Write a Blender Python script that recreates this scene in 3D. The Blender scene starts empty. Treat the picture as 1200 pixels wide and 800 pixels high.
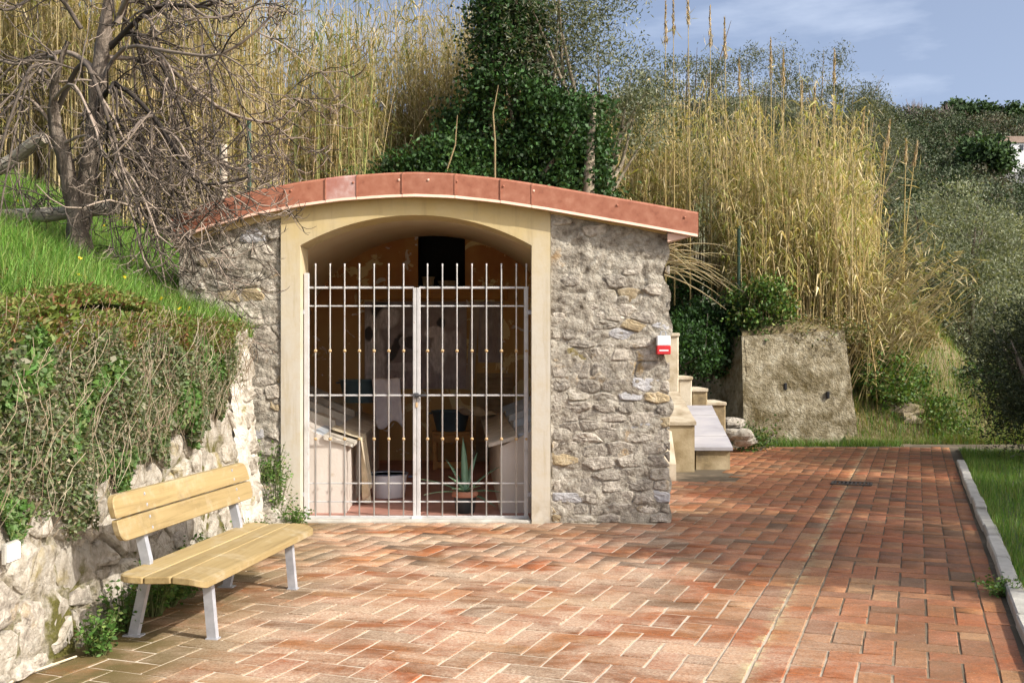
import bpy, math, random
import numpy as np
from mathutils import Vector, noise
R = math.radians
random.seed(7); RNG = np.random.default_rng(7)
C = bpy.context.scene.collection
SC = bpy.context.scene

# ------------------------------------------------------------------ camera, light
CAM_H, FPX, HOR = 1.65, 1250.0, 415.0
cd = bpy.data.cameras.new('camera'); cam = bpy.data.objects.new('camera', cd); C.objects.link(cam)
cam.location = (0, 0, CAM_H); cam.rotation_euler = (R(90), 0, 0)
cd.sensor_width = 36; cd.lens = FPX / 1200 * 36; cd.shift_y = (HOR - 400) / 1200
cd.clip_start = 0.05; cd.clip_end = 5000
SC.camera = cam
SUN_AZ, SUN_EL = 29, 37            # degrees towards the camera from +X, elevation
sdir = Vector((math.cos(R(SUN_AZ)) * math.cos(R(SUN_EL)), -math.sin(R(SUN_AZ)) * math.cos(R(SUN_EL)), math.sin(R(SUN_EL))))
W = bpy.data.worlds.new('World'); SC.world = W; W.use_nodes = True
nt = W.node_tree; nt.nodes.clear()
sky = nt.nodes.new('ShaderNodeTexSky'); sky.sky_type = 'NISHITA'; sky.sun_disc = False
sky.sun_elevation = R(SUN_EL); sky.sun_rotation = math.atan2(sdir.x, sdir.y)
sky.air_density = 0.45; sky.dust_density = 5.0; sky.ozone_density = 3.0; sky.altitude = 100
tc = nt.nodes.new('ShaderNodeTexCoord'); mp = nt.nodes.new('ShaderNodeMapping')
mp.inputs['Scale'].default_value = (1.6, 1.6, 6.5); mp.inputs['Rotation'].default_value = (0, R(10), R(25))
cn = nt.nodes.new('ShaderNodeTexNoise'); cn.inputs['Scale'].default_value = 2.1; cn.inputs['Detail'].default_value = 7; cn.inputs['Roughness'].default_value = 0.56
cr = nt.nodes.new('ShaderNodeValToRGB'); cr.color_ramp.elements[0].position = 0.47; cr.color_ramp.elements[1].position = 0.80
cr.color_ramp.elements[1].color = (0.75, 0.75, 0.75, 1); cr.color_ramp.elements[0].color = (0.12, 0.12, 0.12, 1)
cm = nt.nodes.new('ShaderNodeMixRGB'); cm.inputs['Color2'].default_value = (3.3, 3.75, 4.9, 1)
bg = nt.nodes.new('ShaderNodeBackground'); bg.inputs['Strength'].default_value = 0.15
wo = nt.nodes.new('ShaderNodeOutputWorld')
L = nt.links.new
L(tc.outputs['Generated'], mp.inputs['Vector']); L(mp.outputs[0], cn.inputs['Vector']); L(cn.outputs[0], cr.inputs[0])
L(cr.outputs[0], cm.inputs['Fac']); L(sky.outputs[0], cm.inputs['Color1']); ti = nt.nodes.new('ShaderNodeMixRGB'); ti.blend_type = 'MULTIPLY'; ti.inputs['Fac'].default_value = 1; ti.inputs['Color2'].default_value = (.93, .90, .81, 1)
L(cm.outputs[0], ti.inputs['Color1']); L(ti.outputs[0], bg.inputs[0]); L(bg.outputs[0], wo.inputs[0])
sl = bpy.data.lights.new('sun', 'SUN'); sl.energy = 2.5; sl.angle = R(0.5); sl.color = (1.0, 0.95, 0.87)
so = bpy.data.objects.new('sun', sl); C.objects.link(so); so.rotation_euler = sdir.to_track_quat('Z', 'Y').to_euler(); so.location = (20, -10, 20)
SC.cycles.max_bounces = 12; SC.cycles.diffuse_bounces = 8
vs = SC.view_settings; vs.view_transform = 'Standard'; vs.look = 'None'; vs.exposure = 1.17; vs.gamma = 1

# ------------------------------------------------------------------ helpers
def P(u, v, Y): return ((u - 600) / FPX * Y, Y, CAM_H - (v - HOR) / FPX * Y)

def tag(o, label=None, cat=None, group=None, kind=None):
    if label: o['label'] = label
    if cat: o['category'] = cat
    if group: o['group'] = group
    if kind: o['kind'] = kind
    return o

def thing(name, loc, label, cat, group=None):
    o = bpy.data.objects.new(name, None); C.objects.link(o); o.location = loc; o.empty_display_size = 0.2
    return tag(o, label, cat, group)

def wloc(o):
    v = Vector((0, 0, 0))
    while o is not None:
        v = v + o.location; o = o.parent
    return v

def link(name, me, parent=None, loc=None):
    o = bpy.data.objects.new(name, me); C.objects.link(o)
    if parent is not None: o.parent = parent
    if loc is not None: o.location = loc
    return o

def mesh_np(name, V, F, mat, parent=None, col=None, smooth=False, origin=None):
    """V world coordinates (n,3); F list of (m,k) index arrays."""
    V = np.asarray(V, dtype=np.float64).reshape(-1, 3)
    if not isinstance(F, list): F = [F]
    F = [np.asarray(f, dtype=np.int32) for f in F if len(f)]
    me = bpy.data.meshes.new(name)
    org = np.zeros(3)
    if parent is not None: org = np.array(wloc(parent))
    loc = np.zeros(3)
    if origin is not None: loc = np.array(origin) - org
    Vl = V - org - loc
    me.vertices.add(len(Vl)); me.vertices.foreach_set('co', Vl.astype(np.float32).ravel())
    nl = sum(f.size for f in F); npoly = sum(len(f) for f in F)
    me.loops.add(nl); me.polygons.add(npoly)
    me.loops.foreach_set('vertex_index', np.concatenate([f.ravel() for f in F]))
    st, s = [], 0
    for f in F:
        st.append(s + np.arange(len(f)) * f.shape[1]); s += f.size
    me.polygons.foreach_set('loop_start', np.concatenate(st).astype(np.int32))
    if smooth: me.polygons.foreach_set('use_smooth', np.ones(npoly, dtype=bool))
    me.update(calc_edges=True)
    if col is not None:
        a = me.attributes.new('col', 'FLOAT_COLOR', 'POINT')
        c4 = np.ones((len(Vl), 4), dtype=np.float32); c4[:, :3] = col
        a.data.foreach_set('color', c4.ravel())
    if mat: me.materials.append(mat)
    o = link(name, me, parent)
    o.location = loc
    return o

class MB:
    """collects shapes in world coordinates, built as one mesh object"""
    def __init__(s): s.V = []; s.F = []; s.n = 0
    def add(s, V, F):
        V = [tuple(v) for v in V]
        s.V += V; s.F += [tuple(i + s.n for i in f) for f in F]; s.n += len(V); return s
    def box(s, c, d, rz=0, ry=0, rx=0, bev=0.0):
        hx, hy, hz = d[0] / 2, d[1] / 2, d[2] / 2
        from mathutils import Euler
        m = Euler((rx, ry, rz)).to_matrix()
        if bev <= 0:
            pts = [(x, y, z) for x in (-hx, hx) for y in (-hy, hy) for z in (-hz, hz)]
            F = [(0, 1, 3, 2), (4, 6, 7, 5), (0, 4, 5, 1), (2, 3, 7, 6), (0, 2, 6, 4), (1, 5, 7, 3)]
        else:
            b = min(bev, hx * .9, hy * .9, hz * .9)
            pts = []
            def oct_(ex, ey, z):
                return [(-ex, -ey + b, z), (-ex + b, -ey, z), (ex - b, -ey, z), (ex, -ey + b, z), (ex, ey - b, z), (ex - b, ey, z), (-ex + b, ey, z), (-ex, ey - b, z)]
            pts = oct_(hx - b, hy - b, -hz) + oct_(hx, hy, -hz + b) + oct_(hx, hy, hz - b) + oct_(hx - b, hy - b, hz)
            F = [tuple(range(7, -1, -1)), tuple(range(24, 32))]
            for k in range(3):
                for i in range(8):
                    j = (i + 1) % 8
                    F.append((k * 8 + i, k * 8 + j, k * 8 + 8 + j, k * 8 + 8 + i))
        return s.add([Vector(c) + m @ Vector(p) for p in pts], F)
    def prism(s, poly, axis_pts):
        """poly: list of 2-tuples in a frame; axis_pts: list of functions (a,b)->xyz for each station"""
        n = len(poly); V = []; F = []
        for f in axis_pts: V += [f(a, b) for a, b in poly]
        m = len(axis_pts)
        for k in range(m - 1):
            for i in range(n):
                j = (i + 1) % n
                F.append((k * n + i, k * n + j, (k + 1) * n + j, (k + 1) * n + i))
        F.append(tuple(range(n - 1, -1, -1))); F.append(tuple((m - 1) * n + i for i in range(n)))
        return s.add(V, F)
    def tube(s, pts, rad, n=8, cap=True):
        V, F = tube_np(pts, rad, n)
        V = V.tolist(); F = F.tolist()
        if cap:
            m = len(pts)
            F.append(list(range(n - 1, -1, -1))); F.append([(m - 1) * n + i for i in range(n)])
        return s.add(V, F)
    def lathe(s, c, prof, n=24, sx=1, sy=1):
        V = []; F = []
        for r, z in prof:
            V += [(c[0] + r * sx * math.cos(2 * math.pi * i / n), c[1] + r * sy * math.sin(2 * math.pi * i / n), c[2] + z) for i in range(n)]
        for k in range(len(prof) - 1):
            for i in range(n):
                j = (i + 1) % n
                F.append((k * n + i, k * n + j, (k + 1) * n + j, (k + 1) * n + i))
        if prof[0][0] > 1e-6: F.append(tuple(range(n - 1, -1, -1)))
        if prof[-1][0] > 1e-6: F.append(tuple((len(prof) - 1) * n + i for i in range(n)))
        return s.add(V, F)
    def ball(s, c, r, n=8, m=5, sc=(1, 1, 1)):
        prof = [(max(1e-4, math.sin(math.pi * k / m)), -math.cos(math.pi * k / m)) for k in range(m + 1)]
        V = []; F = []
        for a, z in prof:
            V += [(c[0] + r * sc[0] * a * math.cos(2 * math.pi * i / n), c[1] + r * sc[1] * a * math.sin(2 * math.pi * i / n), c[2] + r * sc[2] * z) for i in range(n)]
        for k in range(m):
            for i in range(n):
                j = (i + 1) % n
                F.append((k * n + i, k * n + j, (k + 1) * n + j, (k + 1) * n + i))
        return s.add(V, F)
    def build(s, name, mat, parent=None, smooth=False, origin=None):
        org = wloc(parent) if parent is not None else Vector((0, 0, 0))
        loc = Vector(origin) - org if origin is not None else Vector((0, 0, 0))
        me = bpy.data.meshes.new(name)
        o3 = org + loc
        me.from_pydata([(v[0] - o3.x, v[1] - o3.y, v[2] - o3.z) for v in s.V], [], s.F)
        if smooth:
            me.polygons.foreach_set('use_smooth', [True] * len(me.polygons))
        me.update()
        if mat: me.materials.append(mat)
        o = link(name, me, parent); o.location = loc
        return o

def tube_np(pts, rad, n=6):
    p = np.asarray(pts, float); m = len(p)
    r = np.full(m, rad, float) if np.isscalar(rad) else np.asarray(rad, float)
    t = np.gradient(p, axis=0); t /= np.linalg.norm(t, axis=1)[:, None] + 1e-12
    ref = np.array([0.31, 0.17, 0.93]) if abs(t[0, 2]) < 0.8 else np.array([0.95, 0.2, 0.1])
    a = np.cross(t, ref); a /= np.linalg.norm(a, axis=1)[:, None] + 1e-12
    b = np.cross(t, a)
    th = np.arange(n) * 2 * np.pi / n
    V = p[:, None, :] + r[:, None, None] * (np.cos(th)[None, :, None] * a[:, None, :] + np.sin(th)[None, :, None] * b[:, None, :])
    i = np.arange(n); j = (i + 1) % n
    F = np.concatenate([np.stack([k * n + i, k * n + j, (k + 1) * n + j, (k + 1) * n + i], 1) for k in range(m - 1)])
    return V.reshape(-1, 3), F

class NB:
    """collects numpy quads with colours"""
    def __init__(s): s.V = []; s.F = []; s.Cc = []; s.n = 0
    def add(s, V, F, col):
        V = np.asarray(V).reshape(-1, 3); s.V.append(V); s.F.append(np.asarray(F) + s.n)
        col = np.asarray(col, float)
        if col.ndim == 1: col = np.tile(col, (len(V), 1))
        s.Cc.append(col); s.n += len(V)
    def build(s, name, mat, parent=None, smooth=False):
        return mesh_np(name, np.concatenate(s.V), np.concatenate(s.F), mat, parent, np.concatenate(s.Cc), smooth)

def unit(v): return v / (np.linalg.norm(v, axis=-1, keepdims=True) + 1e-9)

def leaves(nb, c, d, ln, wd, cols, rng=RNG, fold=0.25):
    """diamond leaves: c centres (n,3), d directions (n,3), ln / wd arrays; each a folded quad"""
    n = len(c); d = unit(np.asarray(d, float))
    r = rng.normal(size=(n, 3)); s = unit(np.cross(d, r)); nn = np.cross(s, d)
    ln = np.broadcast_to(np.asarray(ln, float), (n,))[:, None]; wd = np.broadcast_to(np.asarray(wd, float), (n,))[:, None]
    a = c - d * ln * .5; b = c + s * wd * .5 + nn * wd * fold; e = c + d * ln * .5; f = c - s * wd * .5 + nn * wd * fold
    V = np.stack([a, b, e, f], 1).reshape(-1, 3)
    F = np.arange(n * 4).reshape(n, 4)
    nb.add(V, F, np.repeat(cols, 4, axis=0))

def pick(pal, n, rng=RNG, jit=0.18):
    pal = np.asarray(pal, float); c = pal[rng.integers(0, len(pal), n)]
    return c * (1 + jit * rng.normal(size=(n, 1))).clip(.5, 1.6)

def blades(nb, base, hgt, wid, lean, cols, rng=RNG, seg=2, up=0.0):
    """bent grass blades"""
    n = len(base); ang = rng.uniform(0, 2 * np.pi, n)
    dirv = np.stack([np.cos(ang), np.sin(ang), np.zeros(n)], 1)
    side = np.stack([-np.sin(ang + .6), np.cos(ang + .6), np.zeros(n)], 1)
    V = []
    for k in range(seg + 1):
        t = k / seg
        p = base + dirv * (lean * t * t)[:, None] + np.array([0, 0, 1]) * (hgt * (t - up * t * t))[:, None]
        w = (wid * (1 - t * .92))[:, None] * .5
        V += [p - side * w, p + side * w]
    V = np.stack(V, 1).reshape(-1, 3); m = 2 * (seg + 1)
    o = np.arange(n)[:, None] * m
    F = np.concatenate([o + np.array([[2 * k, 2 * k + 1, 2 * k + 3, 2 * k + 2]]) for k in range(seg)])
    nb.add(V, F, np.repeat(cols, m, axis=0))

# ------------------------------------------------------------------ materials
def nodes(name):
    m = bpy.data.materials.new(name); m.use_nodes = True; t = m.node_tree; t.nodes.clear()
    out = t.nodes.new('ShaderNodeOutputMaterial'); b = t.nodes.new('ShaderNodeBsdfPrincipled')
    t.links.new(b.outputs[0], out.inputs[0]); return m, t, b, out

def N(t, kind, **kw):
    n = t.nodes.new('ShaderNode' + kind)
    for k, v in kw.items():
        if k in n.inputs: n.inputs[k].default_value = v
        else: setattr(n, k, v)
    return n

def ramp(t, src, stops):
    r = N(t, 'ValToRGB'); e = r.color_ramp.elements
    while len(e) < len(stops): e.new(0.5)
    for i, (p, c) in enumerate(stops):
        e[i].position = p; e[i].color = (*c, 1) if len(c) == 3 else c
    if src is not None: t.links.new(src, r.inputs[0])
    return r.outputs[0]

def noise_tex(t, scale, detail=4, rough=.6, vec=None, dist=0.0, stretch=None):
    n = N(t, 'TexNoise'); n.inputs['Scale'].default_value = scale; n.inputs['Detail'].default_value = detail
    n.inputs['Roughness'].default_value = rough; n.inputs['Distortion'].default_value = dist
    if vec is None: vec = N(t, 'NewGeometry').outputs['Position']
    if stretch:
        mpn = N(t, 'Mapping'); mpn.inputs['Scale'].default_value = stretch; t.links.new(vec, mpn.inputs['Vector']); vec = mpn.outputs[0]
    t.links.new(vec, n.inputs['Vector']); return n.outputs[0]

def mix(t, fac, a, b, mode='MIX'):
    m = N(t, 'MixRGB'); m.blend_type = mode
    for s, v in ((m.inputs['Fac'], fac), (m.inputs['Color1'], a), (m.inputs['Color2'], b)):
        if hasattr(v, 'links') or isinstance(v, bpy.types.NodeSocket): t.links.new(v, s)
        elif isinstance(v, (int, float)): s.default_value = v
        else: s.default_value = (*v, 1)
    return m.outputs[0]

def bump(t, b, src, strength, dist=0.02, prev=None):
    n = N(t, 'Bump'); n.inputs['Strength'].default_value = strength; n.inputs['Distance'].default_value = dist
    t.links.new(src, n.inputs['Height'])
    if prev is not None: t.links.new(prev, n.inputs['Normal'])
    t.links.new(n.outputs[0], b.inputs['Normal']); return n.outputs[0]

def simple(name, stops, scale=8, rough=.8, bmp=.3, bscale=60, bdist=.01, metal=0, stretch=None, objrand=0.0, spot=None, detail=6):
    """noise-coloured surface with fine relief"""
    m, t, b, out = nodes(name)
    c = ramp(t, noise_tex(t, scale, detail, .62, stretch=stretch), stops)
    if spot:     # (colour, scale, lo, hi)
        c = mix(t, ramp(t, noise_tex(t, spot[1], 5, .65, dist=.4), [(spot[2], (0, 0, 0)), (spot[3], (1, 1, 1))]), c, spot[0])
    if objrand:
        oi = N(t, 'ObjectInfo'); mr = N(t, 'MapRange'); mr.inputs['To Min'].default_value = 1 - objrand; mr.inputs['To Max'].default_value = 1 + objrand
        t.links.new(oi.outputs['Random'], mr.inputs['Value']); c = mix(t, 1.0, c, mr.outputs[0], 'MULTIPLY')
    t.links.new(c, b.inputs['Base Color']); b.inputs['Roughness'].default_value = rough; b.inputs['Metallic'].default_value = metal
    if bmp: bump(t, b, noise_tex(t, bscale, 5, .65, stretch=stretch), bmp, bdist)
    return m

def leafmat(name, trans=.35, rough=.55, tint=(1, 1, 1), spec=.3):
    m, t, b, out = nodes(name)
    at = N(t, 'Attribute'); at.attribute_name = 'col'
    c = mix(t, 1.0, at.outputs['Color'], tint, 'MULTIPLY')
    t.links.new(c, b.inputs['Base Color']); b.inputs['Roughness'].default_value = rough; b.inputs['Specular IOR Level'].default_value = spec
    tr = N(t, 'BsdfTranslucent'); c2 = mix(t, 1.0, c, (1.3, 1.25, .6), 'MULTIPLY'); t.links.new(c2, tr.inputs['Color'])
    ms = N(t, 'MixShader'); ms.inputs[0].default_value = trans
    t.links.new(b.outputs[0], ms.inputs[1]); t.links.new(tr.outputs[0], ms.inputs[2]); t.links.new(ms.outputs[0], out.inputs[0])
    return m

def brick_mat(name, use_attr):
    m, t, b, out = nodes(name)
    if use_attr:
        at = N(t, 'Attribute'); at.attribute_name = 'col'; rnd = N(t, 'SeparateColor'); t.links.new(at.outputs['Color'], rnd.inputs[0]); rv = rnd.outputs[0]
    else: rv = N(t, 'ObjectInfo').outputs['Random']
    c = ramp(t, rv, [(0, (.25, .072, .020)), (.2, (.31, .105, .030)), (.38, (.19, .073, .024)), (.52, (.34, .138, .044)), (.66, (.125, .062, .026)), (.82, (.27, .083, .024)), (1, (.31, .17, .070))])
    c = mix(t, .75, c, ramp(t, noise_tex(t, 22, 5, .7), [(.25, (.45, .42, .40)), (.75, (1.42, 1.38, 1.35))]), 'MULTIPLY')
    c = mix(t, .8, c, ramp(t, noise_tex(t, 95, 3, .7), [(.3, (.55, .52, .5)), (.7, (1.4, 1.4, 1.38))]), 'MULTIPLY')
    geo = N(t, 'NewGeometry'); sep = N(t, 'SeparateXYZ'); t.links.new(geo.outputs['Position'], sep.inputs[0])
    # pale lime dust, thick in front of the gate and thin on the lane
    dust = ramp(t, noise_tex(t, 1.3, 9, .72, dist=.6, stretch=(.7, 1.5, 1)), [(.40, (0, 0, 0)), (.56, (1, 1, 1))])
    near = ramp(t, None, [(0, (.95, .95, .95)), (.5, (.8, .8, .8)), (.7, (.2, .2, .2)), (1, (.08, .08, .08))])
    mr = N(t, 'MapRange'); mr.inputs['From Min'].default_value = -2; mr.inputs['From Max'].default_value = 4
    t.links.new(sep.outputs['X'], mr.inputs['Value']); t.links.new(mr.outputs[0], near.node.inputs[0])
    speck = ramp(t, noise_tex(t, 60, 3, .7), [(.40, (.35, .35, .35)), (.62, (1, 1, 1))])
    fac = mix(t, 1.0, mix(t, 1.0, dust, near, 'MULTIPLY'), speck, 'MULTIPLY')
    c = mix(t, fac, c, (.58, .455, .33))
    # sand washed along the gutter joint
    da = N(t, 'VectorMath'); da.operation = 'DOT_PRODUCT'; t.links.new(geo.outputs['Position'], da.inputs[0]); da.inputs[1].default_value = (math.cos(R(20.8)), -math.sin(R(20.8)), 0)
    ad = N(t, 'Math'); ad.operation = 'ADD'; t.links.new(da.outputs['Value'], ad.inputs[0]); ad.inputs[1].default_value = .82
    ab = N(t, 'Math'); ab.operation = 'ABSOLUTE'; t.links.new(ad.outputs[0], ab.inputs[0])
    gl_ = ramp(t, ab.outputs[0], [(.0, (1, 1, 1)), (.075, (0, 0, 0))])
    gn = ramp(t, noise_tex(t, 7, 9, .8), [(.47, (0, 0, 0)), (.62, (1, 1, 1))])
    c = mix(t, mix(t, 1.0, gl_, gn, 'MULTIPLY'), c, (.50, .44, .24))
    # green-brown damp film by the retaining wall and at the house corner
    damp = ramp(t, noise_tex(t, 1.1, 6, .65), [(.36, (0, 0, 0)), (.56, (1, 1, 1))])
    mr2 = N(t, 'MapRange'); mr2.inputs['From Min'].default_value = -1.25; mr2.inputs['From Max'].default_value = -2.1
    t.links.new(sep.outputs['X'], mr2.inputs['Value'])
    c = mix(t, mix(t, 1.0, damp, mr2.outputs[0], 'MULTIPLY'), c, (.10, .075, .02))
    moss = ramp(t, noise_tex(t, .8, 6, .7, dist=.5), [(.50, (0, 0, 0)), (.66, (.7, .7, .7))])
    c = mix(t, moss, c, (.12, .062, .022))
    pit = ramp(t, noise_tex(t, 38, 6, .75), [(.30, (1, 1, 1)), (.42, (0, 0, 0))])
    c = mix(t, pit, c, (.10, .055, .028))
    grit = ramp(t, noise_tex(t, 150, 2, .6), [(.66, (0, 0, 0)), (.72, (.8, .8, .8))])
    c = mix(t, grit, c, (.50, .44, .33))
    t.links.new(c, b.inputs['Base Color'])
    b.inputs['Roughness'].default_value = .78
    bump(t, b, noise_tex(t, 90, 4, .7), .35, .006)
    return m

def poster_mat(name, kind):
    """monochrome print: washerwomen in pale dresses by a trough"""
    m, t, b, out = nodes(name)
    tcn = N(t, 'TexCoord'); uv = tcn.outputs['Generated']
    c = ramp(t, noise_tex(t, 4.5, 7, .68, vec=uv, dist=.5), [(.3, (.22, .18, .18)), (.55, (.38, .33, .335)), (.8, (.56, .50, .51))])
    def blob(cx, cz, rx, rz, colr, soft=.75, rot=0.0):
        nonlocal c
        mpn = N(t, 'Mapping'); mpn.vector_type = 'TEXTURE'; mpn.inputs['Location'].default_value = (cx, .5, cz); mpn.inputs['Rotation'].default_value = (0, rot, 0); mpn.inputs['Scale'].default_value = (rx, 1e3, rz)
        nz = N(t, 'TexNoise'); nz.inputs['Scale'].default_value = 9; t.links.new(uv, nz.inputs['Vector'])
        ad = mix(t, .055, uv, nz.outputs['Color'], 'ADD'); t.links.new(ad, mpn.inputs['Vector'])
        ln = N(t, 'VectorMath'); ln.operation = 'LENGTH'; t.links.new(mpn.outputs[0], ln.inputs[0])
        f = ramp(t, ln.outputs['Value'], [(soft, (1, 1, 1)), (1.0, (0, 0, 0))])
        sh = ramp(t, noise_tex(t, 16, 4, .7, vec=uv, stretch=(2, 1, .6)), [(.35, tuple(x * .6 for x in colr)), (.6, colr)])
        c = mix(t, f, c, sh)
    Wt = (.88, .84, .86); G = (.60, .54, .56); D = (.06, .05, .055)
    if kind == 0:
        blob(.5, .0, .8, .33, (.46, .40, .43), .6)
        blob(.10, .42, .13, .52, Wt, .8, -.08); blob(.2, .93, .13, .12, D); blob(.25, .84, .12, .15, Wt, .7, .5); blob(.06, .66, .05, .1, D)
        blob(.33, .5, .05, .22, D, .7, .35); blob(.47, .56, .12, .10, (.42, .38, .39), .9); blob(.47, .56, .095, .075, (.12, .1, .1), .85); blob(.4, .28, .2, .06, G)
        blob(.76, .46, .095, .28, Wt, .8, .15); blob(.78, .79, .05, .08, D); blob(.71, .68, .1, .07, Wt, .8, -.4); blob(.9, .55, .09, .17, G, .8, .2)
        blob(.66, .2, .06, .13, (.5, .45, .47), .7); blob(.9, .16, .09, .05, (.5, .45, .47))
    else:
        blob(.3, .5, .2, .5, (.50, .42, .37), .7); blob(.75, .5, .16, .6, (.40, .33, .31), .6)
    t.links.new(c, b.inputs['Base Color']); b.inputs['Roughness'].default_value = .5
    return m

M = {}
M['brick'] = brick_mat('brick', False); M['brick_join'] = brick_mat('brick_joined', True)
def joint_mat():
    m, t, b, out = nodes('sand_joint')
    geo = N(t, 'NewGeometry'); sep = N(t, 'SeparateXYZ'); t.links.new(geo.outputs['Position'], sep.inputs[0])
    mr = N(t, 'MapRange'); mr.inputs['From Min'].default_value = .6; mr.inputs['From Max'].default_value = 2.6; t.links.new(sep.outputs['X'], mr.inputs['Value'])
    ad = N(t, 'Math'); ad.operation = 'MULTIPLY_ADD'; t.links.new(noise_tex(t, 1.5, 7, .7), ad.inputs[0]); ad.inputs[1].default_value = 1.6; ad.inputs[2].default_value = -.8
    a2 = N(t, 'Math'); a2.operation = 'ADD'; t.links.new(mr.outputs[0], a2.inputs[0]); t.links.new(ad.outputs[0], a2.inputs[1])
    c = ramp(t, a2.outputs[0], [(0, (.53, .46, .36)), (.4, (.42, .35, .26)), (.7, (.20, .155, .10)), (1, (.08, .06, .035))])
    t.links.new(c, b.inputs['Base Color']); b.inputs['Roughness'].default_value = .95; return m
M['joint'] = joint_mat()
M['sand'] = simple('sandy_ground', [(.3, (.30, .24, .16)), (.7, (.48, .40, .29))], 2.5, .95, .5, 50)
M['plaster'] = simple('ochre_plaster', [(.25, (.44, .32, .13)), (.5, (.54, .42, .22)), (.75, (.60, .50, .32))], .9, .85, .25, 40, .004, spot=((.60, .43, .15), 1.3, .52, .74))
def plaster_fade():
    m, t, b, out = nodes('limewash_plaster')
    geo = N(t, 'NewGeometry'); sep = N(t, 'SeparateXYZ'); t.links.new(geo.outputs['Position'], sep.inputs[0])
    nz = noise_tex(t, 1.6, 7, .65)
    mr = N(t, 'MapRange'); mr.inputs['From Min'].default_value = 1.6; mr.inputs['From Max'].default_value = 3.4; t.links.new(sep.outputs['Z'], mr.inputs['Value'])
    ad = N(t, 'Math'); ad.operation = 'ADD'; t.links.new(mr.outputs[0], ad.inputs[0])
    ml = N(t, 'Math'); ml.operation = 'MULTIPLY_ADD'; t.links.new(nz, ml.inputs[0]); ml.inputs[1].default_value = .9; ml.inputs[2].default_value = -.45
    t.links.new(ml.outputs[0], ad.inputs[1])
    c = ramp(t, ad.outputs[0], [(0, (.50, .46, .385)), (.35, (.52, .46, .35)), (.7, (.52, .41, .21)), (1, (.48, .345, .12))])
    c = mix(t, ramp(t, noise_tex(t, 7, 6, .7), [(.45, (0, 0, 0)), (.75, (.45, .45, .45))]), c, (.45, .34, .17))
    # damp soiling low down
    mr2 = N(t, 'MapRange'); mr2.inputs['From Min'].default_value = .35; mr2.inputs['From Max'].default_value = 0; t.links.new(sep.outputs['Z'], mr2.inputs['Value'])
    st = mix(t, 1.0, mr2.outputs[0], ramp(t, noise_tex(t, 9, 5, .7), [(.4, (0, 0, 0)), (.7, (.8, .8, .8))]), 'MULTIPLY')
    c = mix(t, st, c, (.28, .21, .12))
    run = ramp(t, noise_tex(t, 5, 6, .7, stretch=(2.2, 1, .18)), [(.52, (0, 0, 0)), (.70, (.5, .5, .5))])
    c = mix(t, run, c, (.33, .25, .13))
    t.links.new(c, b.inputs['Base Color']); b.inputs['Roughness'].default_value = .85
    bump(t, b, noise_tex(t, 35, 5, .6), .22, .006)
    return m
M['plaster_front'] = plaster_fade()
M['vault'] = simple('vault_plaster', [(.3, (.78, .62, .37)), (.6, (.83, .69, .45)), (.8, (.85, .74, .53))], 1.2, .85, .2, 30, .005)
def backwall():
    m, t, b, out = nodes('flaking_ochre_wall')
    c = ramp(t, noise_tex(t, 1.4, 6, .65), [(.3, (.44, .185, .07)), (.55, (.57, .31, .12)), (.75, (.66, .46, .20))])
    geo = N(t, 'NewGeometry'); sep = N(t, 'SeparateXYZ'); t.links.new(geo.outputs['Position'], sep.inputs[0])
    mr = N(t, 'MapRange'); mr.inputs['From Min'].default_value = 1.7; mr.inputs['From Max'].default_value = 2.6; t.links.new(sep.outputs['Z'], mr.inputs['Value'])
    c = mix(t, mr.outputs[0], mix(t, .6, c, (.62, .46, .21)), c)
    fl = ramp(t, noise_tex(t, 1.9, 6, .6, dist=1.0), [(.585, (0, 0, 0)), (.60, (1, 1, 1))])
    c = mix(t, fl, c, (.84, .72, .40))
    fw = ramp(t, noise_tex(t, 2.6, 6, .6, dist=1.2, stretch=(1, 1, 1.3)), [(.63, (0, 0, 0)), (.645, (1, 1, 1))])
    c = mix(t, fw, c, (.82, .76, .68))
    t.links.new(c, b.inputs['Base Color']); b.inputs['Roughness'].default_value = .9
    bump(t, b, fl, .5, .01)
    return m
M['backwall'] = backwall()
M['black'] = simple('painted_shade_black', [(.3, (.012, .012, .014)), (.7, (.02, .02, .022))], 3, .95, 0)  # near-black colour standing in for unlit depth
M['floor_in'] = simple('red_cement_floor', [(.3, (.34, .16, .12)), (.6, (.43, .22, .17)), (.8, (.52, .33, .27))], 3, .7, .2, 30)
M['mortar'] = simple('lime_mortar', [(.28, (.08, .06, .04)), (.40, (.26, .225, .175)), (.56, (.41, .37, .30)), (.8, (.58, .54, .46))], 12, .95, 1.0, 26, .035, spot=((.42, .24, .07), 2.2, .63, .75))
M['stone'] = simple('rubble_stone', [(.26, (.09, .07, .05)), (.40, (.27, .235, .19)), (.56, (.41, .365, .30)), (.8, (.60, .555, .475))], 18, .9, 1.0, 32, .03, objrand=.3, spot=((.34, .23, .09), 3.0, .60, .72))
M['stone_warm'] = simple('ochre_stone', [(.2, (.20, .14, .07)), (.5, (.38, .30, .18)), (.8, (.50, .43, .32))], 14, .9, .9, 45, .02, objrand=.25)
M['stone_blue'] = simple('blue_grey_stone', [(.2, (.22, .21, .20)), (.5, (.37, .36, .36)), (.8, (.52, .50, .48))], 8, .85, .8, 40, .02, objrand=.25)
M['stone_white'] = simple('white_limestone', [(.27, (.10, .08, .05)), (.42, (.29, .255, .20)), (.7, (.49, .45, .385))], 13, .9, .9, 40, .02, objrand=.14, spot=((.22, .17, .04), 2.0, .60, .70))
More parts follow.
